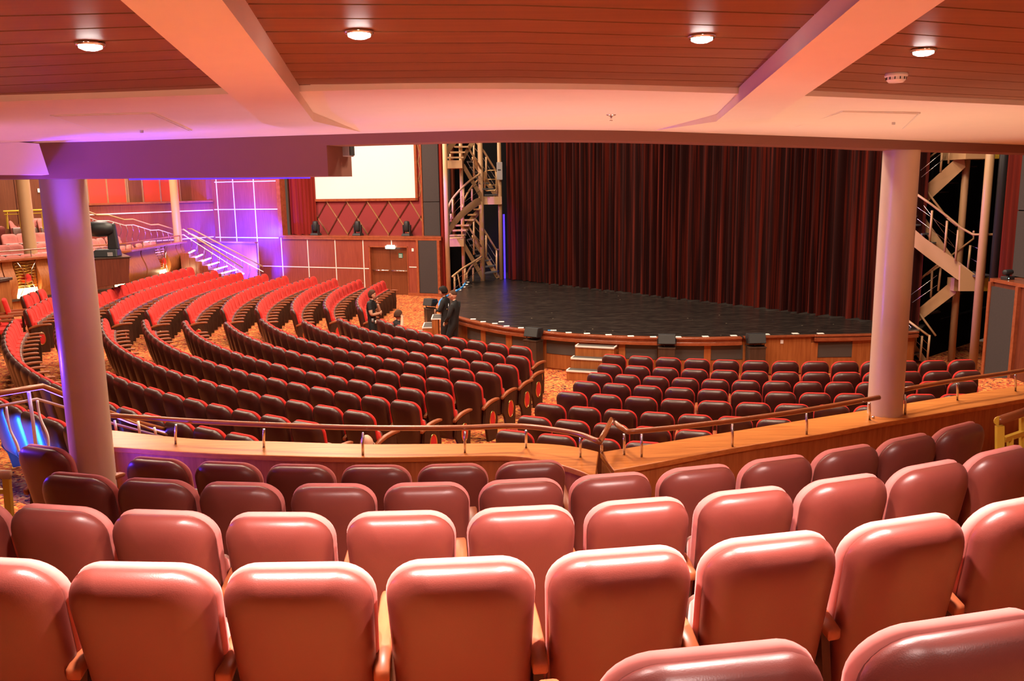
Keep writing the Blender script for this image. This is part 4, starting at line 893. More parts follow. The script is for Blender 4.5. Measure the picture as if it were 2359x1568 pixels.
# rails
rt.tube([(400, 335), (480, 390), (580, 465), (665, 535), (735, 575), (800, 575), (880, 574)], 18.3, 17.5, 0.024); rt.tube([(405, 230), (480, 345), (580, 475)], 18.9, 18.5, 0.024); rt.tube([(580, 475), (640, 525)], 18.5, 18.4, 0.02)
rt.tube([(740, 556), (740, 600), (600, 705)], 18.3, 18.7, 0.02); rt.tube([(350, 900), (500, 775), (540, 745)], 18.9, 18.5, 0.024); rt.tube([(360, 880), (535, 765)], 19.1, 18.8, 0.02)
rt.tube([(350, 965), (420, 1060), (512, 1185)], 18.9, 18.4, 0.024); rt.tube([(340, 1090), (400, 1135), (478, 1190)], 18.3, 18.0, 0.024)
rt.tube([(415, 140), (490, 60)], 18.9, 18.8, 0.022); rt.tube([(420, 150), (520, 75)], 19.0, 18.9, 0.02)
for x0, y0, x1, y1, Y in ((490, 430, 475, 615, 18.2), (580, 492, 565, 680, 18.1), (647, 548, 630, 735, 18.0), (720, 640, 705, 785, 18.2), (447, 390, 440, 530, 18.8), (490, 790, 482, 955, 18.7), (542, 775, 526, 915, 18.6), (430, 1185, 416, 1335, 18.1), (475, 1180, 460, 1335, 18.0), (402, 1080, 382, 1295, 18.6), (550, 65, 540, 200, 18.7), (595, 60, 588, 150, 18.7), (458, 340, 452, 400, 18.9)): rt.tube([(x0, y0), (x1, y1)], Y, Y, 0.024, 'rail_post')
for L in ([(400, 410), (640, 580)], [(400, 480), (640, 665)], [(440, 400), (630, 660)], [(730, 645), (790, 668)], [(725, 720), (790, 758)], [(350, 1120), (470, 1240)], [(350, 1175), (470, 1290)], [(360, 940), (520, 820)], [(370, 985), (520, 880)], [(420, 190), (540, 90)], [(425, 230), (560, 120)]): rt.tube(L, 18.4, 18.2, 0.006, 'cable', mat='silver')
# ------------------------------------------------------------------ right wall end with grey panel and curtain
a = PZ(2286, 648, 2.2); b = PZ(2359, 662, 2.2)
WR = Frame((a.x, a.y), (b.x - a.x, b.y - a.y)); L = (b - a).length
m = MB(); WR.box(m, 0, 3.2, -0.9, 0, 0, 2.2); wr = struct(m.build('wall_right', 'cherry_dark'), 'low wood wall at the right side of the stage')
m = MB(); WR.box(m, -0.03, 3.3, -0.9, 0.03, 2.2, 2.26); m.build('wall_cap', 'moulding', wr)
ga = tag(empty('acoustic_panel', WR.p(0, 0, 0)), 'tall grey acoustic panel beside the near stair tower', 'wall panel', 'grey acoustic panels')
def rpart(name, mat, parent, s0, s1, t0, t1, z0, z1, fr=WR):
    m = MB(); fr.box(m, s0, s1, t0, t1, z0, z1); m.v = [tuple(Vector(v) - parent.location) for v in m.v]; return m.build(name, mat, parent)
s_e = WR.px(2338, 760)[0]
rpart('panel', 'grey_fabric', ga, 0.06, s_e, 0.0, 0.04, 0.1, 2.12)
for q0, q1 in ((-0.02, 0.06), (s_e, s_e + 0.08)): rpart('edge', 'moulding', ga, q0, q1, 0.0, 0.06, 0.0, 2.2)
s_u = WR.px(2343, 500, -0.5)[0]
for z0, z1, lab in ((2.27, 3.45, 'lower grey panel above the low wall near the right picture edge'), (3.47, 7, 'upper grey panel above the low wall near the right picture edge')):
    m = MB(); WR.box(m, s_u, s_u + 2.5, -0.62, -0.5, z0, z1); tag(m.build('acoustic_panel', 'grey_fabric'), lab, 'wall panel', 'grey acoustic panels')
k0, k1 = WR.px(2316, 500, -0.75)[0], WR.px(2345, 500, -0.75)[0]
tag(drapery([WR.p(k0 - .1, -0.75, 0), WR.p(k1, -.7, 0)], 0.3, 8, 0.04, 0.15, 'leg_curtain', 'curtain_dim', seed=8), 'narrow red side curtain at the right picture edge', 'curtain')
bk = PY(2302, 500, 16.6); tag(MB().tube([Vector((bk.x, bk.y, 0.2)), Vector((bk.x, bk.y, 8))], 0.09, 12).build('black_pipe', 'black_metal', smooth=True), 'dark upright pipe beside the red side curtain', 'pipe')
p = WR.p(WR.px(2318, 648, -0.1)[0], -0.12, 2.26); t = tag(empty('spot_camera', p, math.radians(20)), 'small black camera on the low wall at the right', 'camera')
MB().box(-0.09, 0.09, -0.07, 0.07, 0, 0.06).build('base', 'black_plastic', t, bevel=0.01); MB().lathe([(0.04, -0.09), (0.05, -0.08), (0.05, 0.07), (0.04, 0.09)], (0, 0, 0.13), 14, 'X').build('camera_head', 'black_plastic', t, smooth=True); MB().box(-0.02, 0.02, -0.02, 0.02, 0.05, 0.1).build('neck', 'black_plastic', t); MB().lathe([(0.008, -0.075), (0.008, -0.07)], (-0.06, 0, 0.03), 8, 'Y').build('status_light', 'exit_green', t)
# ------------------------------------------------------------------ foreground rails
def fore_rail(L, lab, posts, Y):
    P = [PY(x, y, yy) for (x, y), yy in zip(L, Y)]; o = P[0]; t = tag(empty('guard_rail', o), lab, 'handrail')
    return t, o, P
# yellow rail at the right edge
t = tag(empty('guard_rail', PY(2305, 1065, 5.55)), 'yellow metal guard rail with a brown top beside the last seat', 'handrail'); o = t.location.copy()
a = PY(2300, 969, 5.5); b = PY(2420, 928, 5.9)
MB().tube([a - o, b - o], 0.030, 12).build('top_rail', 'rail_wood', t, smooth=True)
MB().lathe([(0.031, -0.004), (0.031, 0.004)], (0, 0, 0), 14, 'Y').build('end_cap', 'yellow_paint', t).location = a - o
for x, y0, y1, Y, w in ((2303, 980, 1075, 5.52, 0.05), (2327, 1008, 1065, 5.6, 0.032), (2358, 960, 1060, 5.7, 0.05)): MB().bar(PY(x, y1, Y) - o, PY(x - 0, y0, Y) - o, w, 0.03, up=(0, 1, 0)).build('post', 'yellow_paint', t)
MB().bar(PY(2312, 1012, 5.55) - o, PY(2420, 975, 5.9) - o, 0.03, 0.035).build('mid_rail', 'yellow_paint', t)
# yellow rail at the left edge
t = tag(empty('guard_rail', PY(15, 1185, 4.9)), 'short yellow guard rail end at the left picture edge', 'handrail'); o = t.location.copy()
MB().tube([PY(-120, 1090, 4.85) - o, PY(24, 1093, 4.9) - o], 0.028, 12).build('top_rail', 'tower_paint', t, smooth=True)
MB().bar(PY(24, 1200, 4.9) - o, PY(15, 1096, 4.9) - o, 0.04, 0.03, up=(0, 1, 0)).build('post', 'yellow_paint', t); MB().bar(PY(-120, 1128, 4.85) - o, PY(12, 1131, 4.9) - o, 0.025, 0.028).build('mid_rail', 'yellow_paint', t)
# stair rail beside the left column (wood top, pale bars)
t = tag(empty('stair_rail', PY(75, 1050, 7.4)), 'wood topped stair rail with curved pale bars beside the blue lit column', 'handrail'); o = t.location.copy()
def tb(L, Ys, r, nm, mat, sp=0):
    P = [PY(x, y, Y) - o for (x, y), Y in zip(L, Ys)]; MB().tube(spline(P, sp) if sp else P, r, 10).build(nm, mat, t, smooth=True)
tb([(-160, 935), (0, 905), (98, 889), (150, 910), (300, 968), (450, 1008)], (7.0, 7.3, 7.5, 7.8, 8.9, 9.9), 0.026, 'top_rail', 'rail_wood')
tb([(-160, 965), (0, 935), (85, 919), (150, 938), (260, 975), (400, 1013)], (7.0, 7.3, 7.5, 7.8, 8.7, 9.7), 0.014, 'mid_rail', 'tower_paint')
tb([(-160, 939), (0, 910), (98, 894), (150, 915), (300, 973), (450, 1013)], (7.0, 7.3, 7.5, 7.8, 8.9, 9.9), 0.010, 'light_strip', 'blue_led')
tb([(66, 903), (76, 970), (85, 1045)], (7.45, 7.45, 7.45), 0.016, 'post', 'white_plastic')
for L in ([(14, 935), (22, 985), (38, 1020), (44, 1040)], [(86, 922), (92, 960), (109, 1000), (112, 1030), (108, 1048)]): tb(L, (7.45,) * len(L), 0.011, 'curved_bar', 'white_plastic', 5)
tb([(262, 955), (300, 970), (352, 990), (462, 1025)], (8.4, 8.7, 9.1, 9.9), 0.012, 'cross_bar', 'tower_paint')
for x, y0, y1 in ((264, 968, 992), (318, 970, 998), (355, 984, 1000)): tb([(x, y0), (x + 4, y1)], (8.6, 8.6), 0.014, 'post', 'white_plastic')

# ------------------------------------------------------------------ far balcony
pc = W1.p(sC, 0, 0)
W2 = Frame((pc.x, pc.y), (0.49, 0.87))
zl = W2.px(345, 473)[1]; zl = 3.62
m = MB(); W2.box(m, -7.0, 0.0, -0.2, 0, 0.5, zl); w2 = struct(m.build('wall_balcony_rear', 'cherry'), 'wood panelled wall behind the far balcony')
m = MB(); W2.box(m, -7.0, -0.05, -0.7, 0.06, zl, zl + 0.07); m.build('wall_cap', 'moulding', w2)
for x0, y0, x1, y1, nm in ((200, 494, 490, 484, 'wall_strip'), (330, 556, 492, 546, 'wall_strip')):
    a = W2.px(x0, y0); b = W2.px(x1, y1); z = (a[1] + b[1]) / 2; m = MB(); W2.box(m, a[0], min(b[0], -0.02), 0, 0.015, z - .02, z + .02); m.build(nm, 'white_trim', w2)
m = MB(); W2.box(m, -7.5, 1.5, -1.05, -0.95, zl, 9); wg = struct(m.build('wall_gallery', 'cherry_dark'), 'upper gallery wall of red and dark wood panels')
for x0, x1, mat in ((150, 201, 'wall_dark_wood'), (203, 246, 'red_panel'), (248, 289, 'red_panel'), (297, 327, 'door_wood'), (331, 368, 'red_panel'), (371, 412, 'red_panel'), (417, 447, 'door_wood'), (449, 459, 'wall_dark_wood'), (461, 473, 'cherry')):
    s0, s1 = W2.px(x0, 440, -.9)[0], W2.px(x1, 440, -.9)[0]; m = MB(); W2.box(m, s0, s1, -0.95, -0.9, zl + .07, 8); m.build('gallery_panel', mat, wg)
for x in (202, 247, 291, 295, 329, 369.5, 415, 448, 460): 
    s0 = W2.px(x, 440, -.88)[0]; m = MB(); W2.box(m, s0 - .03, s0 + .03, -0.95, -0.88, zl + .07, 8); m.build('brass_strip', 'brass', wg)
s0 = W2.px(475, 440)[0]; m = MB(); W2.box(m, s0, 0.0, -0.95, 0, zl + .07, 9); struct(m.build('wall_gallery_end', 'cherry'), 'wood panelled wall end beside the far gallery')
a = W2.px(453, 455, -.88); t = W2.p(a[0], -.88, a[1]); tag(MB().box(t.x - .06, t.x + .06, t.y - .03, t.y + .02, t.z - .05, t.z + .05).build('alarm_button', 'velvet'), 'tiny red alarm box in the far gallery doorway', 'alarm')
# wall continuing left
pl = W2.p(-6.6, 0, 0)
W3 = Frame((pl.x, pl.y), (0.75, 0.66))
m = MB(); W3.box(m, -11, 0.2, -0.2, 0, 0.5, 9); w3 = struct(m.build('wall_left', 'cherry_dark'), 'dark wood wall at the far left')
for x0, x1 in ((-40, 34), (36, 62), (66, 94)):
    a, b = W3.px(x0, 450)[0], W3.px(x1, 450)[0]; m = MB(); W3.box(m, a, b, 0, 0.03, 2.0, 6); m.build('door_panel', 'door_wood', w3)
for x0, y0, x1, y1, mat, lab in ((40, 440, 46, 461, 'white_plastic', 'narrow white panel on the far left wall'), (86, 434, 94, 443, 'white_plastic', 'small white pictogram sign on the far left wall')):
    a, b = W3.px(x0, y0, .04), W3.px(x1, y1, .04); m = MB(); W3.box(m, a[0], b[0], 0.03, 0.05, b[1], a[1]); tag(m.build('wall_sign', mat), lab, 'sign')
# slim columns
def slim(px, y0, Y, r, z0, z1, lab):
    p = PY(px, y0, Y); struct(MB().lathe([(r, z0), (r, z1)], (p.x, p.y, 0), 20).build('column', 'tower_paint', angle=40), lab)
slim(405, 490, 32.6, 0.15, 2.0, 9, 'slim tan column at the end of the far balcony')
slim(58, 470, 26.5, 0.19, 1.2, 9, 'slim yellowish column behind the far balcony seats')
# parapet of far balcony
FZ = 2.2
far_px = [(-150, 607), (0, 597), (111, 588), (200, 582), (284, 576), (310, 572), (350, 566), (400, 557), (427, 550)]
farY = [23.2, 24.4, 25.7, 26.6, 27.5, 28.2, 29.6, 31.6, 32.6]
fp = [PY(x, y, Y) for (x, y), Y in zip(far_px, farY)]
fp = spline([Vector((p.x, p.y, FZ)) for p in fp], 6)
fin = offs(fp, 0.35)
fb = struct(wallstrip(offs(fp, 0.18), fin, 0.3, FZ - .06).build('wall_far_balcony', 'cherry_dark', angle=30), 'parapet of the far balcony')
wallstrip(offs(fp, -0.06), offs(fp, 0.4), FZ - 0.07, FZ).build('wall_cap', 'moulding', fb, bevel=0.01)
wallstrip(offs(fp, 0.10), offs(fp, 0.2), 0.3, 0.95).build('plinth', 'teak', fb)
wallstrip(offs(fp, 0.02), offs(fp, 0.2), 0.95, 1.02).build('ledge', 'walnut', fb)
fd = resamp(fp, 300); fdx = [PROJ(p)[0] for p in fd]
def fi_(px): return min(range(300), key=lambda i: abs(fdx[i] - px))
def bulge(u): return 0.02 + 0.13 * math.sin(math.pi * min(1, max(0, u * 1.25 - 0.12))) ** 1.2 - 0.05 * math.sin(2 * math.pi * u)
for x0, x1 in ((-60, 5), (7, 31), (86, 112), (115, 150), (153, 190), (193, 212), (289, 329), (331, 362), (386, 410), (411, 421), (422, 427)):
    seg = resamp(fd[fi_(x0):fi_(x1) + 1], 4); secs = []
    N = offs(seg, -1.0)
    grid = []
    for k in range(11):
        u = k / 10; z = lerp(1.02, FZ - 0.08, u)
        grid.append([p + (q - p) * (bulge(1 - u) - 0.10) for p, q in zip(seg, N)])
        grid[-1] = [Vector((v.x, v.y, z)) for v in grid[-1]]
    back = [[Vector((p.x, p.y, g[0].z)) + (p - q) * 0.16 for p, q in zip(seg, N)] for g in grid]
    m = MB()
    m.loft([g + b[::-1] for g, b in zip(grid, back)]); m.build('bulged_panel', 'teak', fb, angle=40)
def niche(x0, x1, full=True):
    seg = resamp(fd[fi_(x0):fi_(x1) + 1], 3); a, b = seg[0], seg[-1]; d = (b - a); n = Vector((d.y, -d.x, 0)).normalized()
    t = tag(empty('light_niche', (a.x, a.y, 1.02)), f'glowing niche with golden bars in the far balcony front, {"wider one" if x0 < 100 else ("cut by the lamp cabinet" if x0 < 290 else "narrower one")}', 'light niche', 'glowing niches')
    o = Vector(t.location)
    def q(s, tt, z): p = a + d * s + n * tt; return Vector((p.x, p.y, z)) - o
    MB().hexa([q(0, -.16, 1.02), q(1, -.16, 1.02), q(1, -.12, 1.02), q(0, -.12, 1.02)], [q(0, -.16, FZ - .08), q(1, -.16, FZ - .08), q(1, -.12, FZ - .08), q(0, -.12, FZ - .08)]).build('backing', 'gold', t)
    MB().hexa([q(0, -.12, 1.02), q(1, -.12, 1.02), q(1, 0.05, 1.02), q(0, 0.05, 1.02)], [q(0, -.12, 1.30), q(1, -.12, 1.30), q(1, -.05, 1.06), q(0, -.05, 1.06)]).build('lamp_diffuser', 'niche_glow', t)
    for k in range(9):
        z = 1.38 + k * 0.085
        MB().tube([q(0.03, -.09, z), q(.25, -.08, z + .012), q(.5, -.09, z - .008), q(.75, -.08, z + .01), q(.97, -.09, z)], 0.018, 6).build('golden_bar', 'gold', t)
    MB().lathe([(0.01, -.13), (0.07, -.08), (0.085, 0), (0.07, .08), (0.01, .13)], q(.5, -.01, 1.6), 14).build('ornament', 'velvet', t, smooth=True)
    for sx in (-1, 1): MB().tube([q(.5 + sx * .45, 0, FZ - .1), q(.5 + sx * .2, .01, 1.85), q(.5 + sx * .12, .02, 1.6), q(.5 + sx * .2, .01, 1.38), q(.5 + sx * .45, 0, 1.1)], 0.012, 6).build('wire', 'chrome', t, smooth=True)
    c = a + d * .5 + n * 0.1
    lamp('POINT', 'niche_light', (c.x, c.y, 1.15), 14, (1.0, .72, .4), size=0.08)
niche(34, 83); niche(364, 385); niche(262, 287)
# rail on far parapet
t = tag(empty('handrail', fp[0]), 'thin rail along the top of the far balcony parapet', 'handrail'); o = fp[0].copy()
rp = [p + Vector((0, 0, 0.22)) - o for p in offs(fp, 0.1)][:-2]; MB().tube(rp, 0.022, 8).build('rail', 'rail_wood', t, smooth=True)
for i in range(2, len(rp), 4): MB().tube([rp[i] - Vector((0, 0, .22)), rp[i]], 0.012, 6).build('post', 'silver', t)
# deck + seats of the far balcony
deck = [Vector((p.x, p.y, 0)) for p in fin]
for k, (d0, d1, z) in enumerate(((0.0, 1.3, 1.25), (1.3, 2.35, 1.52), (2.35, 3.4, 1.80), (3.4, 7.5, 2.05))):
    struct(wallstrip(offs(fin, d0), offs(fin, d1), 0.4, z).build('floor_far_balcony', 'carpet'), f'{ORD[k + 1]} carpeted tier of the far balcony')
FS = {0: (0.72, 1.25, [(-8, 572), (25, 570), (59, 567), (92, 565), (212, 557), (232, 554), (254, 552), (276, 550), (292, 548), (314, 545), (331, 543), (346, 541)]),
      1: (1.6, 1.52, [(2, 553), (32, 549), (68, 546), (100, 545), (207, 537), (224, 536), (243, 536), (262, 535)]),
      2: (2.65, 1.80, [(16, 527), (52, 526), (88, 523), (205, 522), (272, 524), (286, 524)]),
      3: (3.7, 2.05, [(3, 510), (90, 504), (208, 514), (223, 512)])}
RW = ['front', 'second', 'third', 'rear']
for r, (dist, z, L) in FS.items():
    path = resamp(offs(fin, dist), 400); ppx = [PROJ((p.x, p.y, z + 0.9))[0] for p in path]
    for i, (x, y) in enumerate(L):
        j = min(range(400), key=lambda i_: abs(ppx[i_] - x)); p = path[j]; tt = path[min(j + 2, 399)] - path[max(j - 2, 0)]
        make_seat('far_balcony_seat', (p.x, p.y, z), math.atan2(-tt.y, -tt.x), f'pale pink lit far balcony seat, {ORD[i + 1]} from the left in its {RW[r]} row', 'far balcony seats')
# red seats and yellow rail behind
t = tag(empty('guard_rail', PY(12, 515, 28.0)), 'yellow guard rail behind the far balcony seats', 'handrail'); o = t.location.copy()
MB().tube([PY(8, 487, 28) - o, PY(110, 483, 28.4) - o], 0.03, 8).build('top_rail', 'yellow_paint', t); MB().tube([PY(10, 494, 28) - o, PY(110, 490, 28.4) - o], 0.015, 6).build('mid_rail', 'yellow_paint', t)
for x in (15, 46, 73, 97): MB().bar(PY(x + 3, 527, 28.1) - o, PY(x, 487, 28.1) - o, 0.05, 0.03, up=(0, 1, 0)).build('post', 'yellow_paint', t)
for i, x in enumerate((5, 32, 80, 97)):
    p = PY(x, 488, 29.2); make_seat('far_balcony_seat', (p.x, p.y, 2.05 + .2), 0.9 - math.pi, f'red seat behind the yellow guard rail, {ORD[i + 1]} from the left', 'red seats behind the yellow rail')
struct(MB().box(-20, -15.3, 28.6, 30.5, 1.6, 2.25).build('floor_rear_tier', 'carpet'), 'raised rear tier behind the yellow guard rail')
# cabinet with big moving head
c = PY(250, 590, 24.6); t = tag(empty('lamp_cabinet', (c.x, c.y, 1.45), math.radians(32)), 'dark wood cabinet fixed before the far balcony carrying a stage light', 'cabinet')
MB().hexa([(-.5, -.45, -.05), (.42, -.45, .02), (.42, 1.6, .02), (-.5, 1.6, -.05)], [(-.5, -.45, .75), (.5, -.45, .75), (.5, 1.6, .75), (-.5, 1.6, .75)]).build('body', 'cherry_dark', t, bevel=0.01); MB().box(-.53, .53, -.48, 1.6, .75, .78).build('top', 'walnut', t)
h = tag(empty('moving_head_light', (c.x, c.y, 2.23), math.radians(10)), 'large black moving head light on the dark wood cabinet', 'stage light', 'black moving head stage lights')
MB().hexa([(-.48, -.3, 0), (.32, -.3, 0), (.32, .25, 0), (-.48, .25, 0)], [(-.28, -.24, .22), (.30, -.24, .22), (.30, .2, .22), (-.28, .2, .22)]).build('base', 'black_plastic', h, bevel=0.03)
MB().hexa([(.02, -.12, .2), (.32, -.12, .2), (.32, .12, .2), (.02, .12, .2)], [(.06, -.09, .95), (.26, -.09, .95), (.26, .09, .95), (.06, .09, .95)]).build('yoke_arm', 'black_plastic', h, bevel=0.04)
hd = MB().lathe([(0.08, -.34), (0.2, -.32), (0.23, -.1), (0.22, .12), (0.14, .3), (0.05, .33)], (-.1, -.05, .80), 20, 'X'); hd.build('lamp_head', 'black_plastic', h, smooth=True)
MB().box(.06, .2, -.31, -.3, .03, .14).build('display', 'grey_plastic', h)
# stairs along the far wall
st = tag(empty('lit_staircase', (-12.0, 32.0, 0.4)), 'side stairs with violet glowing step edges below the far balcony', 'staircase'); o = Vector(st.location)
TR = [((435, 583), (447, 577)), ((450, 593), (465, 587)), ((465, 602), (484, 595)), ((479, 612), (503, 604)), ((494, 621), (522, 614)), ((510, 630), (542, 622)), ((527, 639), (560, 631))]
for k, (A, B) in enumerate(TR):
    a = PY(*A, 31.6); b = PY(*B, 33.0); z = (a.z + b.z) / 2; a.z = b.z = z; d = Vector((-.33, .02, 0)); lo = Vector((0, 0, -(z - 0.45)))
    MB().hexa([a + lo - o, b + lo - o, b + d + lo - o, a + d + lo - o], [a - o, b - o, b + d - o, a + d - o]).build('step', 'cherry', st)
    MB().bar(a - o + Vector((.02, 0, .012)), b - o + Vector((.02, 0, .012)), 0.06, 0.035).build('light_strip', 'violet_led', st)
LW = 2.05
m = MB(); W1.box(m, W1.px(425, 560, .9)[0], W1.px(591, 560, .9)[0], 0.85, 0.95, 0.4, LW - 0.06); lw = struct(m.build('wall_stair', 'cherry'), 'low panelled wall behind the lit stairs')
m = MB(); W1.box(m, W1.px(425, 560, .9)[0], W1.px(591, 560, .9)[0], 0.82, 1.0, LW - 0.06, LW); m.build('wall_cap', 'moulding', lw)
# stair hand rails
def srail(lab, L, Ys, low, n_bal, bal_drop):
    t = tag(empty('stair_rail', PY(*L[0], Ys[0])), lab, 'handrail', 'pale stair rails at the far balcony'); o = t.location.copy()
    P = [PY(x, y, Y) - o for (x, y), Y in zip(L, Ys)]; MB().tube(P, 0.028, 8).build('top_rail', 'tower_paint', t, smooth=True)
    MB().tube([p - Vector((0, 0, low)) for p in P], 0.016, 6).build('mid_rail', 'white_plastic', t)
    R_ = resamp(P, n_bal)
    for p in R_[1:-1]: MB().tube(spline([p - Vector((0, 0, low)), p + Vector((.05, 0, -low - bal_drop * .35)), p + Vector((-.03, 0, -low - bal_drop * .75)), p - Vector((0, 0, low + bal_drop))], 3), 0.012, 5).build('curved_bar', 'silver', t, smooth=True)
srail('pale stair rail climbing behind the far balcony seats', [(198, 485), (223, 495), (249, 495), (286, 506), (306, 505), (347, 518), (365, 517), (400, 528), (424, 529)], [29.5, 30, 30.3, 30.9, 31.3, 32, 32.3, 33, 33.4], 0.2, 17, 0.6)
srail('pale stair rail on the near side of the lit stairs', [(422, 528), (560, 617)], [31.3, 31.3], 0.2, 10, 0.55)
srail('pale stair rail against the blue lit wall', [(432, 527), (441, 527), (606, 614)], [33.2, 33.2, 33.2], 0.2, 11, 0.7)
# loose armchairs and podium at the far left
def armchair(x, y, Y, lab):
    p = PY(x, y, Y); t = tag(empty('armchair', (p.x, p.y, 0.6), math.radians(-60)), lab, 'armchair', 'red armchairs below the far balcony')
    MB().box(-.27, .27, -.05, .5, .36, .46).build('seat', 'velvet', t, bevel=0.03); MB().hexa([(-.26, -.08, .44), (.26, -.08, .44), (.26, .02, .44), (-.26, .02, .44)], [(-.24, -.2, 1.0), (.24, -.2, 1.0), (.24, -.1, 1.0), (-.24, -.1, 1.0)]).build('backrest', 'velvet', t, bevel=0.04)
    for sx in (-1, 1):
        MB().box(sx * .3 - .03, sx * .3 + .03, -.1, .48, .64, .69).build('armrest', 'arm_wood', t, bevel=0.01)
        for yy in (-.08, .45): MB().box(sx * .3 - .025, sx * .3 + .025, yy - .025, yy + .025, 0, .65).build('leg', 'panel_wood', t)
armchair(30, 730, 20.1, 'red armchair nearest the blue lit row end'); armchair(2, 735, 19.6, 'red armchair, middle of the three loose ones'); armchair(-24, 745, 18.8, 'red armchair cut off by the left picture edge')
for i, (x, yy) in enumerate(((51, 20.8), (67, 21.4), (87, 22.0))):
    p = PY(x, 680, yy); make_seat('tip_up_seat', (p.x, p.y, 0.6), math.radians(-75), f'red tip-up seat under the glowing niche, {ORD[i + 1]} from the left', 'red seats under the glowing niche')
p = PY(2, 640, 20.5); t = tag(empty('podium', (p.x, p.y, 0.62)), 'brown wooden podium cut off by the left picture edge', 'podium')
MB().box(-.62, .06, -.25, .25, 0, 1.35).build('body', 'teak', t, bevel=0.01); MB().box(-.67, .11, -.3, .3, 1.35, 1.42).build('top', 'walnut', t, bevel=0.01)

# ------------------------------------------------------------------ people
def ellipsoid(c, r, n=16, m=10):
    secs = []
    for k in range(m + 1):
        a = math.pi * (k / m) ; rr = max(0.02, math.sin(a)); secs.append([(c[0] + r[0] * rr * math.cos(b), c[1] + r[1] * rr * math.sin(b), c[2] - r[2] * math.cos(a)) for b in (2 * math.pi * i / n for i in range(n))])
    return MB().loft(secs)
def person(loc, rz, label, J, E, mats, head, parts=(), hair=None, hairmat='hair_dark', scale=1.0, hands=(), group=None):
    names = list(J); me = bpy.data.meshes.new('sk'); me.from_pydata([J[k][0] for k in names], [(names.index(a), names.index(b)) for a, b in E], [])
    ob = bpy.data.objects.new('sk', me); COL.objects.link(ob)
    md = ob.modifiers.new('skin', 'SKIN'); md.use_smooth_shade = True
    for i, k in enumerate(names):
        sv = me.skin_vertices[0].data[i]; r = J[k][1]; sv.radius = r if isinstance(r, tuple) else (r, r); sv.use_root = (i == 0)
    sb = ob.modifiers.new('sub', 'SUBSURF'); sb.levels = 2; sb.render_levels = 2
    dg = bpy.context.evaluated_depsgraph_get(); ev = ob.evaluated_get(dg); src = ev.to_mesh()
    mb = MB(); mb.v = [tuple(v.co) for v in src.vertices]
    mlist = ['skin'] + sorted({j[2] for j in J.values()} - {'skin'})
    segs = []
    for a, b in E:
        ra, rb = [(r[0] + r[1]) / 2 if isinstance(r, tuple) else r for r in (J[a][1], J[b][1])]
        segs.append((Vector(J[a][0]), Vector(J[b][0]), ra, rb, mlist.index(J[a][2]), mlist.index(J[b][2])))
    def pick(c):
        best = (9e9, 0)
        for A, B, ra, rb, ma, mb_ in segs:
            d = B - A; t = max(0.0, min(1.0, (c - A).dot(d) / d.length_squared)); q = (c - A - d * t).length / (ra + (rb - ra) * t)
            if q < best[0]: best = (q, ma if t < 0.55 else mb_)
        return best[1]
    for p in src.polygons:
        mb.f.append(tuple(p.vertices)); mb.m.append(pick(p.center))
    ev.to_mesh_clear(); bpy.data.objects.remove(ob); bpy.data.meshes.remove(me)
    hx, hy, hz = head
    h = ellipsoid(head, (0.074, 0.094, 0.118))
    v2 = []
    for x, y, z in h.v:      # jaw narrows, brow and back of skull shaped
        dz = (z - hz) / 0.118; f = 1 - 0.22 * max(0, -dz) ** 1.5; v2.append((hx + (x - hx) * f, hy + (y - hy) * (f if y < hy else 1) + (0.012 * max(0, -dz)), z))
    h.v = v2; mb.add(h.v, h.f, 0)
    nz = MB().loft([[(hx - .006, hy + .088, hz + .02), (hx + .006, hy + .088, hz + .02), (hx, hy + .08, hz + .025)], [(hx - .014, hy + .09, hz - .025), (hx + .014, hy + .09, hz - .025), (hx, hy + .118, hz - .02)]]); mb.add(nz.v, nz.f, 0)
    for sx in (-1, 1):
        e_ = ellipsoid((hx + sx * 0.076, hy - .005, hz - .005), (0.012, 0.022, 0.034), 8, 6); mb.add(e_.v, e_.f, 0)
    for (p, d, u) in hands:      # palm and five fingers
        p = Vector(p); d = Vector(d).normalized(); u = Vector(u).normalized(); s = d.cross(u)
        q = ellipsoid((0, 0, 0), (0.045, 0.05, 0.018), 10, 6); q.v = [tuple(p + s * x + d * (y + .04) + u * z) for x, y, z in q.v]; mb.add(q.v, q.f, 0)
        for k, (off, L) in enumerate(((-.032, .060), (-.011, .075), (.011, .080), (.031, .070))):
            a = p + s * off + d * .08; b = a + d * L * .55 - u * .012; c = b + d * L * .35 - u * .03; q = MB().tube([a, b, c], [0.010, 0.009, 0.007], 6); mb.add(q.v, q.f, 0)
        a = p + s * .035 + d * .02; q = MB().tube([a, a + s * .03 + d * .03, a + s * .035 + d * .065 - u * .015], [0.012, 0.011, 0.008], 6); mb.add(q.v, q.f, 0)
    t = mb.build('person', mlist, smooth=True); t.location = loc; t.rotation_euler = (0, 0, rz); t.scale = (scale,) * 3; tag(t, label, 'person', group)
    for sx in (-1, 1):
        ellipsoid((hx + sx * 0.030, hy + .084, hz + .012), (0.013, 0.008, 0.008), 8, 5).build('eye', 'black_plastic', t, smooth=True)
    MB().bar((hx - .022, hy + .093, hz - .058), (hx + .022, hy + .093, hz - .058), 0.010, 0.008).build('mouth', 'diamond_red', t)
    if hair is not None: hair.build('hair', hairmat, t, smooth=True)
    for mb_, nm, mt in parts: mb_.build(nm, mt, t, smooth=True)
    return t
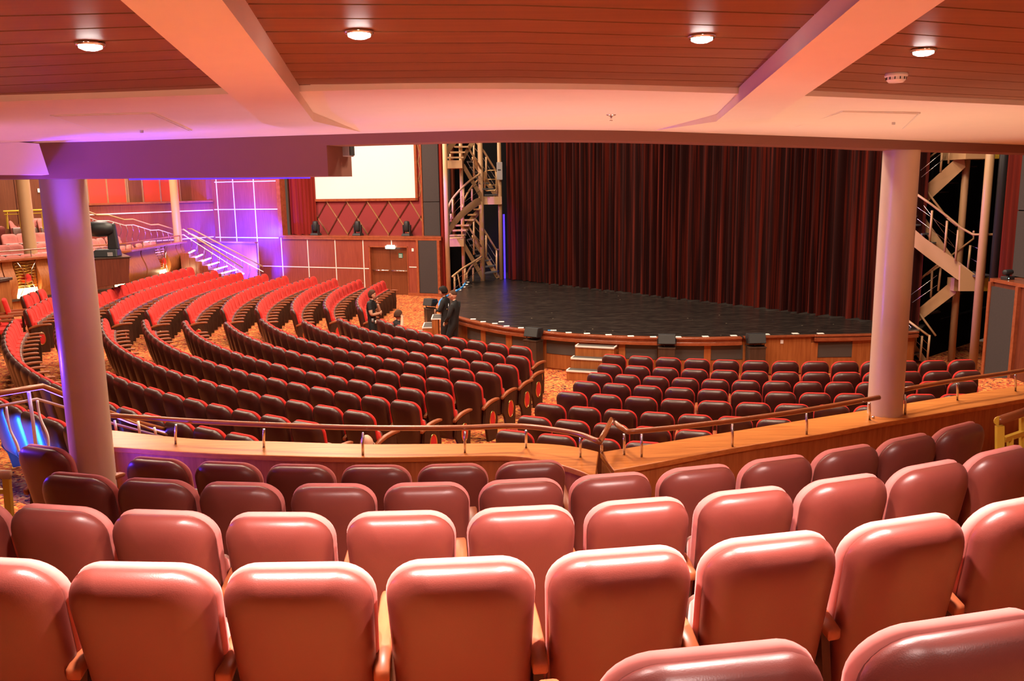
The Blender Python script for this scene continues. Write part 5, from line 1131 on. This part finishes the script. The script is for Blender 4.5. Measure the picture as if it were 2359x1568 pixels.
def hair_cap(head, thick=0.014, drop=0.0, back=0.03, front=0.035):
    hx, hy, hz = head; h = ellipsoid((hx, hy - .008, hz + .006), (0.074 + thick, 0.094 + thick, 0.118 + thick), 18, 12); out = []
    for x, y, z in h.v:
        lim = hz + front if y > hy + 0.02 else hz - back - drop
        if z < lim: z = lim; x = hx + (x - hx) * .96; y = hy + (y - hy) * .96
        if y > hy + 0.06 and z < hz + .055: y = hy + .06
        out.append((x, y, z))
    rnd = random.Random(3); h.v = [(x + rnd.uniform(-1, 1) * thick * .22, y + rnd.uniform(-1, 1) * thick * .22, z + rnd.uniform(-1, 1) * thick * .3) for x, y, z in out]; return h
def standing(top, bottom, sleeve, armL, armR, lean=0.0, legs=0.0):
    S = 'cloth_black' if top is None else top
    J = {'pelvis': ((0, 0, .93), (.15, .11), bottom), 'belly': ((0, -.01 - lean * .3, 1.10), (.14, .10), S), 'chest': ((0, -.01 - lean * .7, 1.30), (.165, .115), S), 'neck': ((0, -.01 - lean, 1.455), .062, S), 'headb': ((0, .01 - lean, 1.54), .052, 'skin'),
         'hipL': ((-.09, 0, .88), .095, bottom), 'kneeL': ((-.10, .03 + legs, .49), .066, bottom), 'ankL': ((-.11, legs, .09), .048, bottom), 'toeL': ((-.12, .14 + legs, .04), .042, 'cloth_black'),
         'hipR': ((.09, 0, .88), .095, bottom), 'kneeR': ((.10, .03, .49), .066, bottom), 'ankR': ((.11, 0, .09), .048, bottom), 'toeR': ((.12, .14, .04), .042, 'cloth_black'),
         'shL': ((-.175, -.015 - lean * .8, 1.385), .072, S), 'elL': (armL[0], .047, S if sleeve == 'long' else 'skin'), 'wrL': (armL[1], .034, S if sleeve == 'long' else 'skin'),
         'shR': ((.175, -.015 - lean * .8, 1.385), .072, S), 'elR': (armR[0], .047, S if sleeve == 'long' else 'skin'), 'wrR': (armR[1], .034, S if sleeve == 'long' else 'skin')}
    E = [('pelvis', 'belly'), ('belly', 'chest'), ('chest', 'neck'), ('neck', 'headb'), ('pelvis', 'hipL'), ('hipL', 'kneeL'), ('kneeL', 'ankL'), ('ankL', 'toeL'), ('pelvis', 'hipR'), ('hipR', 'kneeR'), ('kneeR', 'ankR'), ('ankR', 'toeR'), ('chest', 'shL'), ('shL', 'elL'), ('elL', 'wrL'), ('chest', 'shR'), ('shR', 'elR'), ('elR', 'wrR')]
    return J, E
# woman by the far aisle, hand on chin
armL = ((-.19, .16, 1.12), (-.03, .15, 1.37)); armR = ((.22, .06, 1.10), (-.06, .20, 1.12))
J, E = standing(None, 'cloth_black', 'short', armL, armR)
hd = (0, .03, 1.615)
belt = MB().lathe([(.120, -.02), (.124, .0), (.120, .02)], (0, 0, .99), 20); belt.v = [(x * 1.12, y * .92, z) for x, y, z in belt.v]
person((-3.42, 20.55, 0), math.radians(-100), 'standing person in a black T-shirt with one hand at the chin', J, E, None, hd, scale=0.925,
       parts=[(MB().box(.11, .16, .03, .08, .90, 1.00), 'radio', 'grey_plastic'), (MB().box(.04, .10, .10, .125, .86, .94), 'badge', 'white_plastic'), (belt, 'belt', 'black_metal')],
       hair=hair_cap(hd, 0.018, 0.05), hairmat='hair_brown', hands=[((-.03, .15, 1.38), (.1, -.1, 1), (0, -1, .1)), ((-.06, .20, 1.12), (-1, .2, .1), (0, 1, 0))])
# man with shaved head in black jacket leaning at the stage edge, hands clasped
armL = ((-.24, .02, 1.12), (-.05, .19, .98)); armR = ((.24, .02, 1.12), (.05, .19, .97))
J, E = standing(None, 'cloth_black', 'long', armL, armR, lean=0.05, legs=0.12)
hd = (0, -.01, 1.615)
gl = MB()
for sx in (-1, 1): gl.tube([(sx * .034 + .026 * math.cos(a), hd[1] + .098, hd[2] + .012 + .016 * math.sin(a)) for a in (2 * math.pi * k / 10 for k in range(11))], 0.003, 4, caps=False); gl.tube([(sx * .06, hd[1] + .095, hd[2] + .015), (sx * .078, hd[1] + .0, hd[2] + .015)], 0.003, 4)
hc = hair_cap(hd, 0.004, -0.02, 0.0, 0.075)
person((-1.36, 19.45, 0), math.radians(72), 'standing man with shaved head and glasses in a black jacket', J, E, None, hd, scale=0.98,
       parts=[(gl, 'glasses', 'black_metal'), (MB().tube([(0, .105, 1.42), (.005, .118, 1.25), (0, .115, 1.08)], 0.006, 5), 'zip', 'silver'), (MB().box(-.09, -.07, .112, .12, 1.27, 1.31), 'pin', 'gold')],
       hair=hc, hairmat='hair_brown', hands=[((-.04, .19, .97), (1, .3, -.3), (0, 1, .3)), ((.04, .20, .96), (-1, .3, -.3), (0, 1, .3))])
# man with black hair behind him, arms crossed
armL = ((-.25, .06, 1.14), (.08, .20, 1.17)); armR = ((.25, .06, 1.14), (-.08, .22, 1.13))
J, E = standing(None, 'cloth_black', 'long', armL, armR)
hd = (0, .035, 1.615)
person((-1.63, 20.5, 0), math.radians(75), 'standing man with thick black hair and crossed arms in dark clothes', J, E, None, hd, scale=0.955,
       hair=hair_cap(hd, 0.032, 0.0, 0.03, 0.055), hairmat='hair_dark', hands=[((.08, .20, 1.17), (1, 0, .2), (0, 1, 0)), ((-.08, .22, 1.13), (-1, 0, .1), (0, 1, 0))])
# seated people
def seated(loc, rz, lab, hairkind, arm_up=True, scale=1.0):
    S = 'cloth_black'
    J = {'pelvis': ((0, .22, .50), (.15, .12), S), 'belly': ((0, .18, .66), (.14, .11), S), 'chest': ((0, .14, .86), (.16, .115), S), 'neck': ((0, .14, 1.0), .06, S), 'headb': ((0, .16, 1.08), .05, 'skin'),
         'hipL': ((-.09, .26, .48), .09, S), 'kneeL': ((-.12, .66, .50), .066, S), 'ankL': ((-.12, .66, .09), .048, S), 'toeL': ((-.12, .80, .04), .04, S), 'hipR': ((.09, .26, .48), .09, S), 'kneeR': ((.12, .66, .50), .066, S), 'ankR': ((.12, .66, .09), .048, S), 'toeR': ((.12, .80, .04), .04, S),
         'shL': ((-.175, .13, .94), .07, S), 'elL': ((-.25, .30, .70), .046, 'skin'), 'wrL': ((-.14, .50, .60), .034, 'skin'),
         'shR': ((.175, .13, .94), .07, S), 'elR': ((.30, .10, .92) if arm_up else (.25, .30, .70), .046, 'skin'), 'wrR': ((.11, .20, 1.13) if arm_up else (.14, .5, .6), .034, 'skin')}
    E = [('pelvis', 'belly'), ('belly', 'chest'), ('chest', 'neck'), ('neck', 'headb'), ('pelvis', 'hipL'), ('hipL', 'kneeL'), ('kneeL', 'ankL'), ('ankL', 'toeL'), ('pelvis', 'hipR'), ('hipR', 'kneeR'), ('kneeR', 'ankR'), ('ankR', 'toeR'), ('chest', 'shL'), ('shL', 'elL'), ('elL', 'wrL'), ('chest', 'shR'), ('shR', 'elR'), ('elR', 'wrR')]
    hd = (0, .17, 1.15)
    hands = [((-.14, .50, .60), (.3, 1, -.2), (0, .2, 1))] + ([((.11, .20, 1.13), (-.8, .2, .3), (0, .3, 1))] if arm_up else [((.14, .5, .6), (-.3, 1, -.2), (0, .2, 1))])
    hr = hair_cap(hd, 0.016, 0.0, .03, .05) if hairkind == 'brown' else hair_cap(hd, 0.003, 0.01, .05, -.0)
    if hairkind != 'brown':
        hr.v = [(x, y, min(z, hd[2] + .03)) for x, y, z in hr.v]
    return person(loc, rz, lab, J, E, None, hd, hair=hr, hairmat='hair_brown', hands=hands, scale=scale)
pa = [it for it in plan if it[2] == 'middle' and it[3] == 0]
s7, s8 = pa[7], pa[8]
seated(s7[0] * .45 + s8[0] * .55 + Vector((0, 0, 0.02)), s7[1], 'brown haired person seated in the front stalls row with a raised hand', 'brown')
b = PY(851, 1008, 8.55); seated((b.x, b.y, b.z - 1.285), math.radians(20), 'balding person seated just beyond the parapet, only the head showing', 'bald', False)
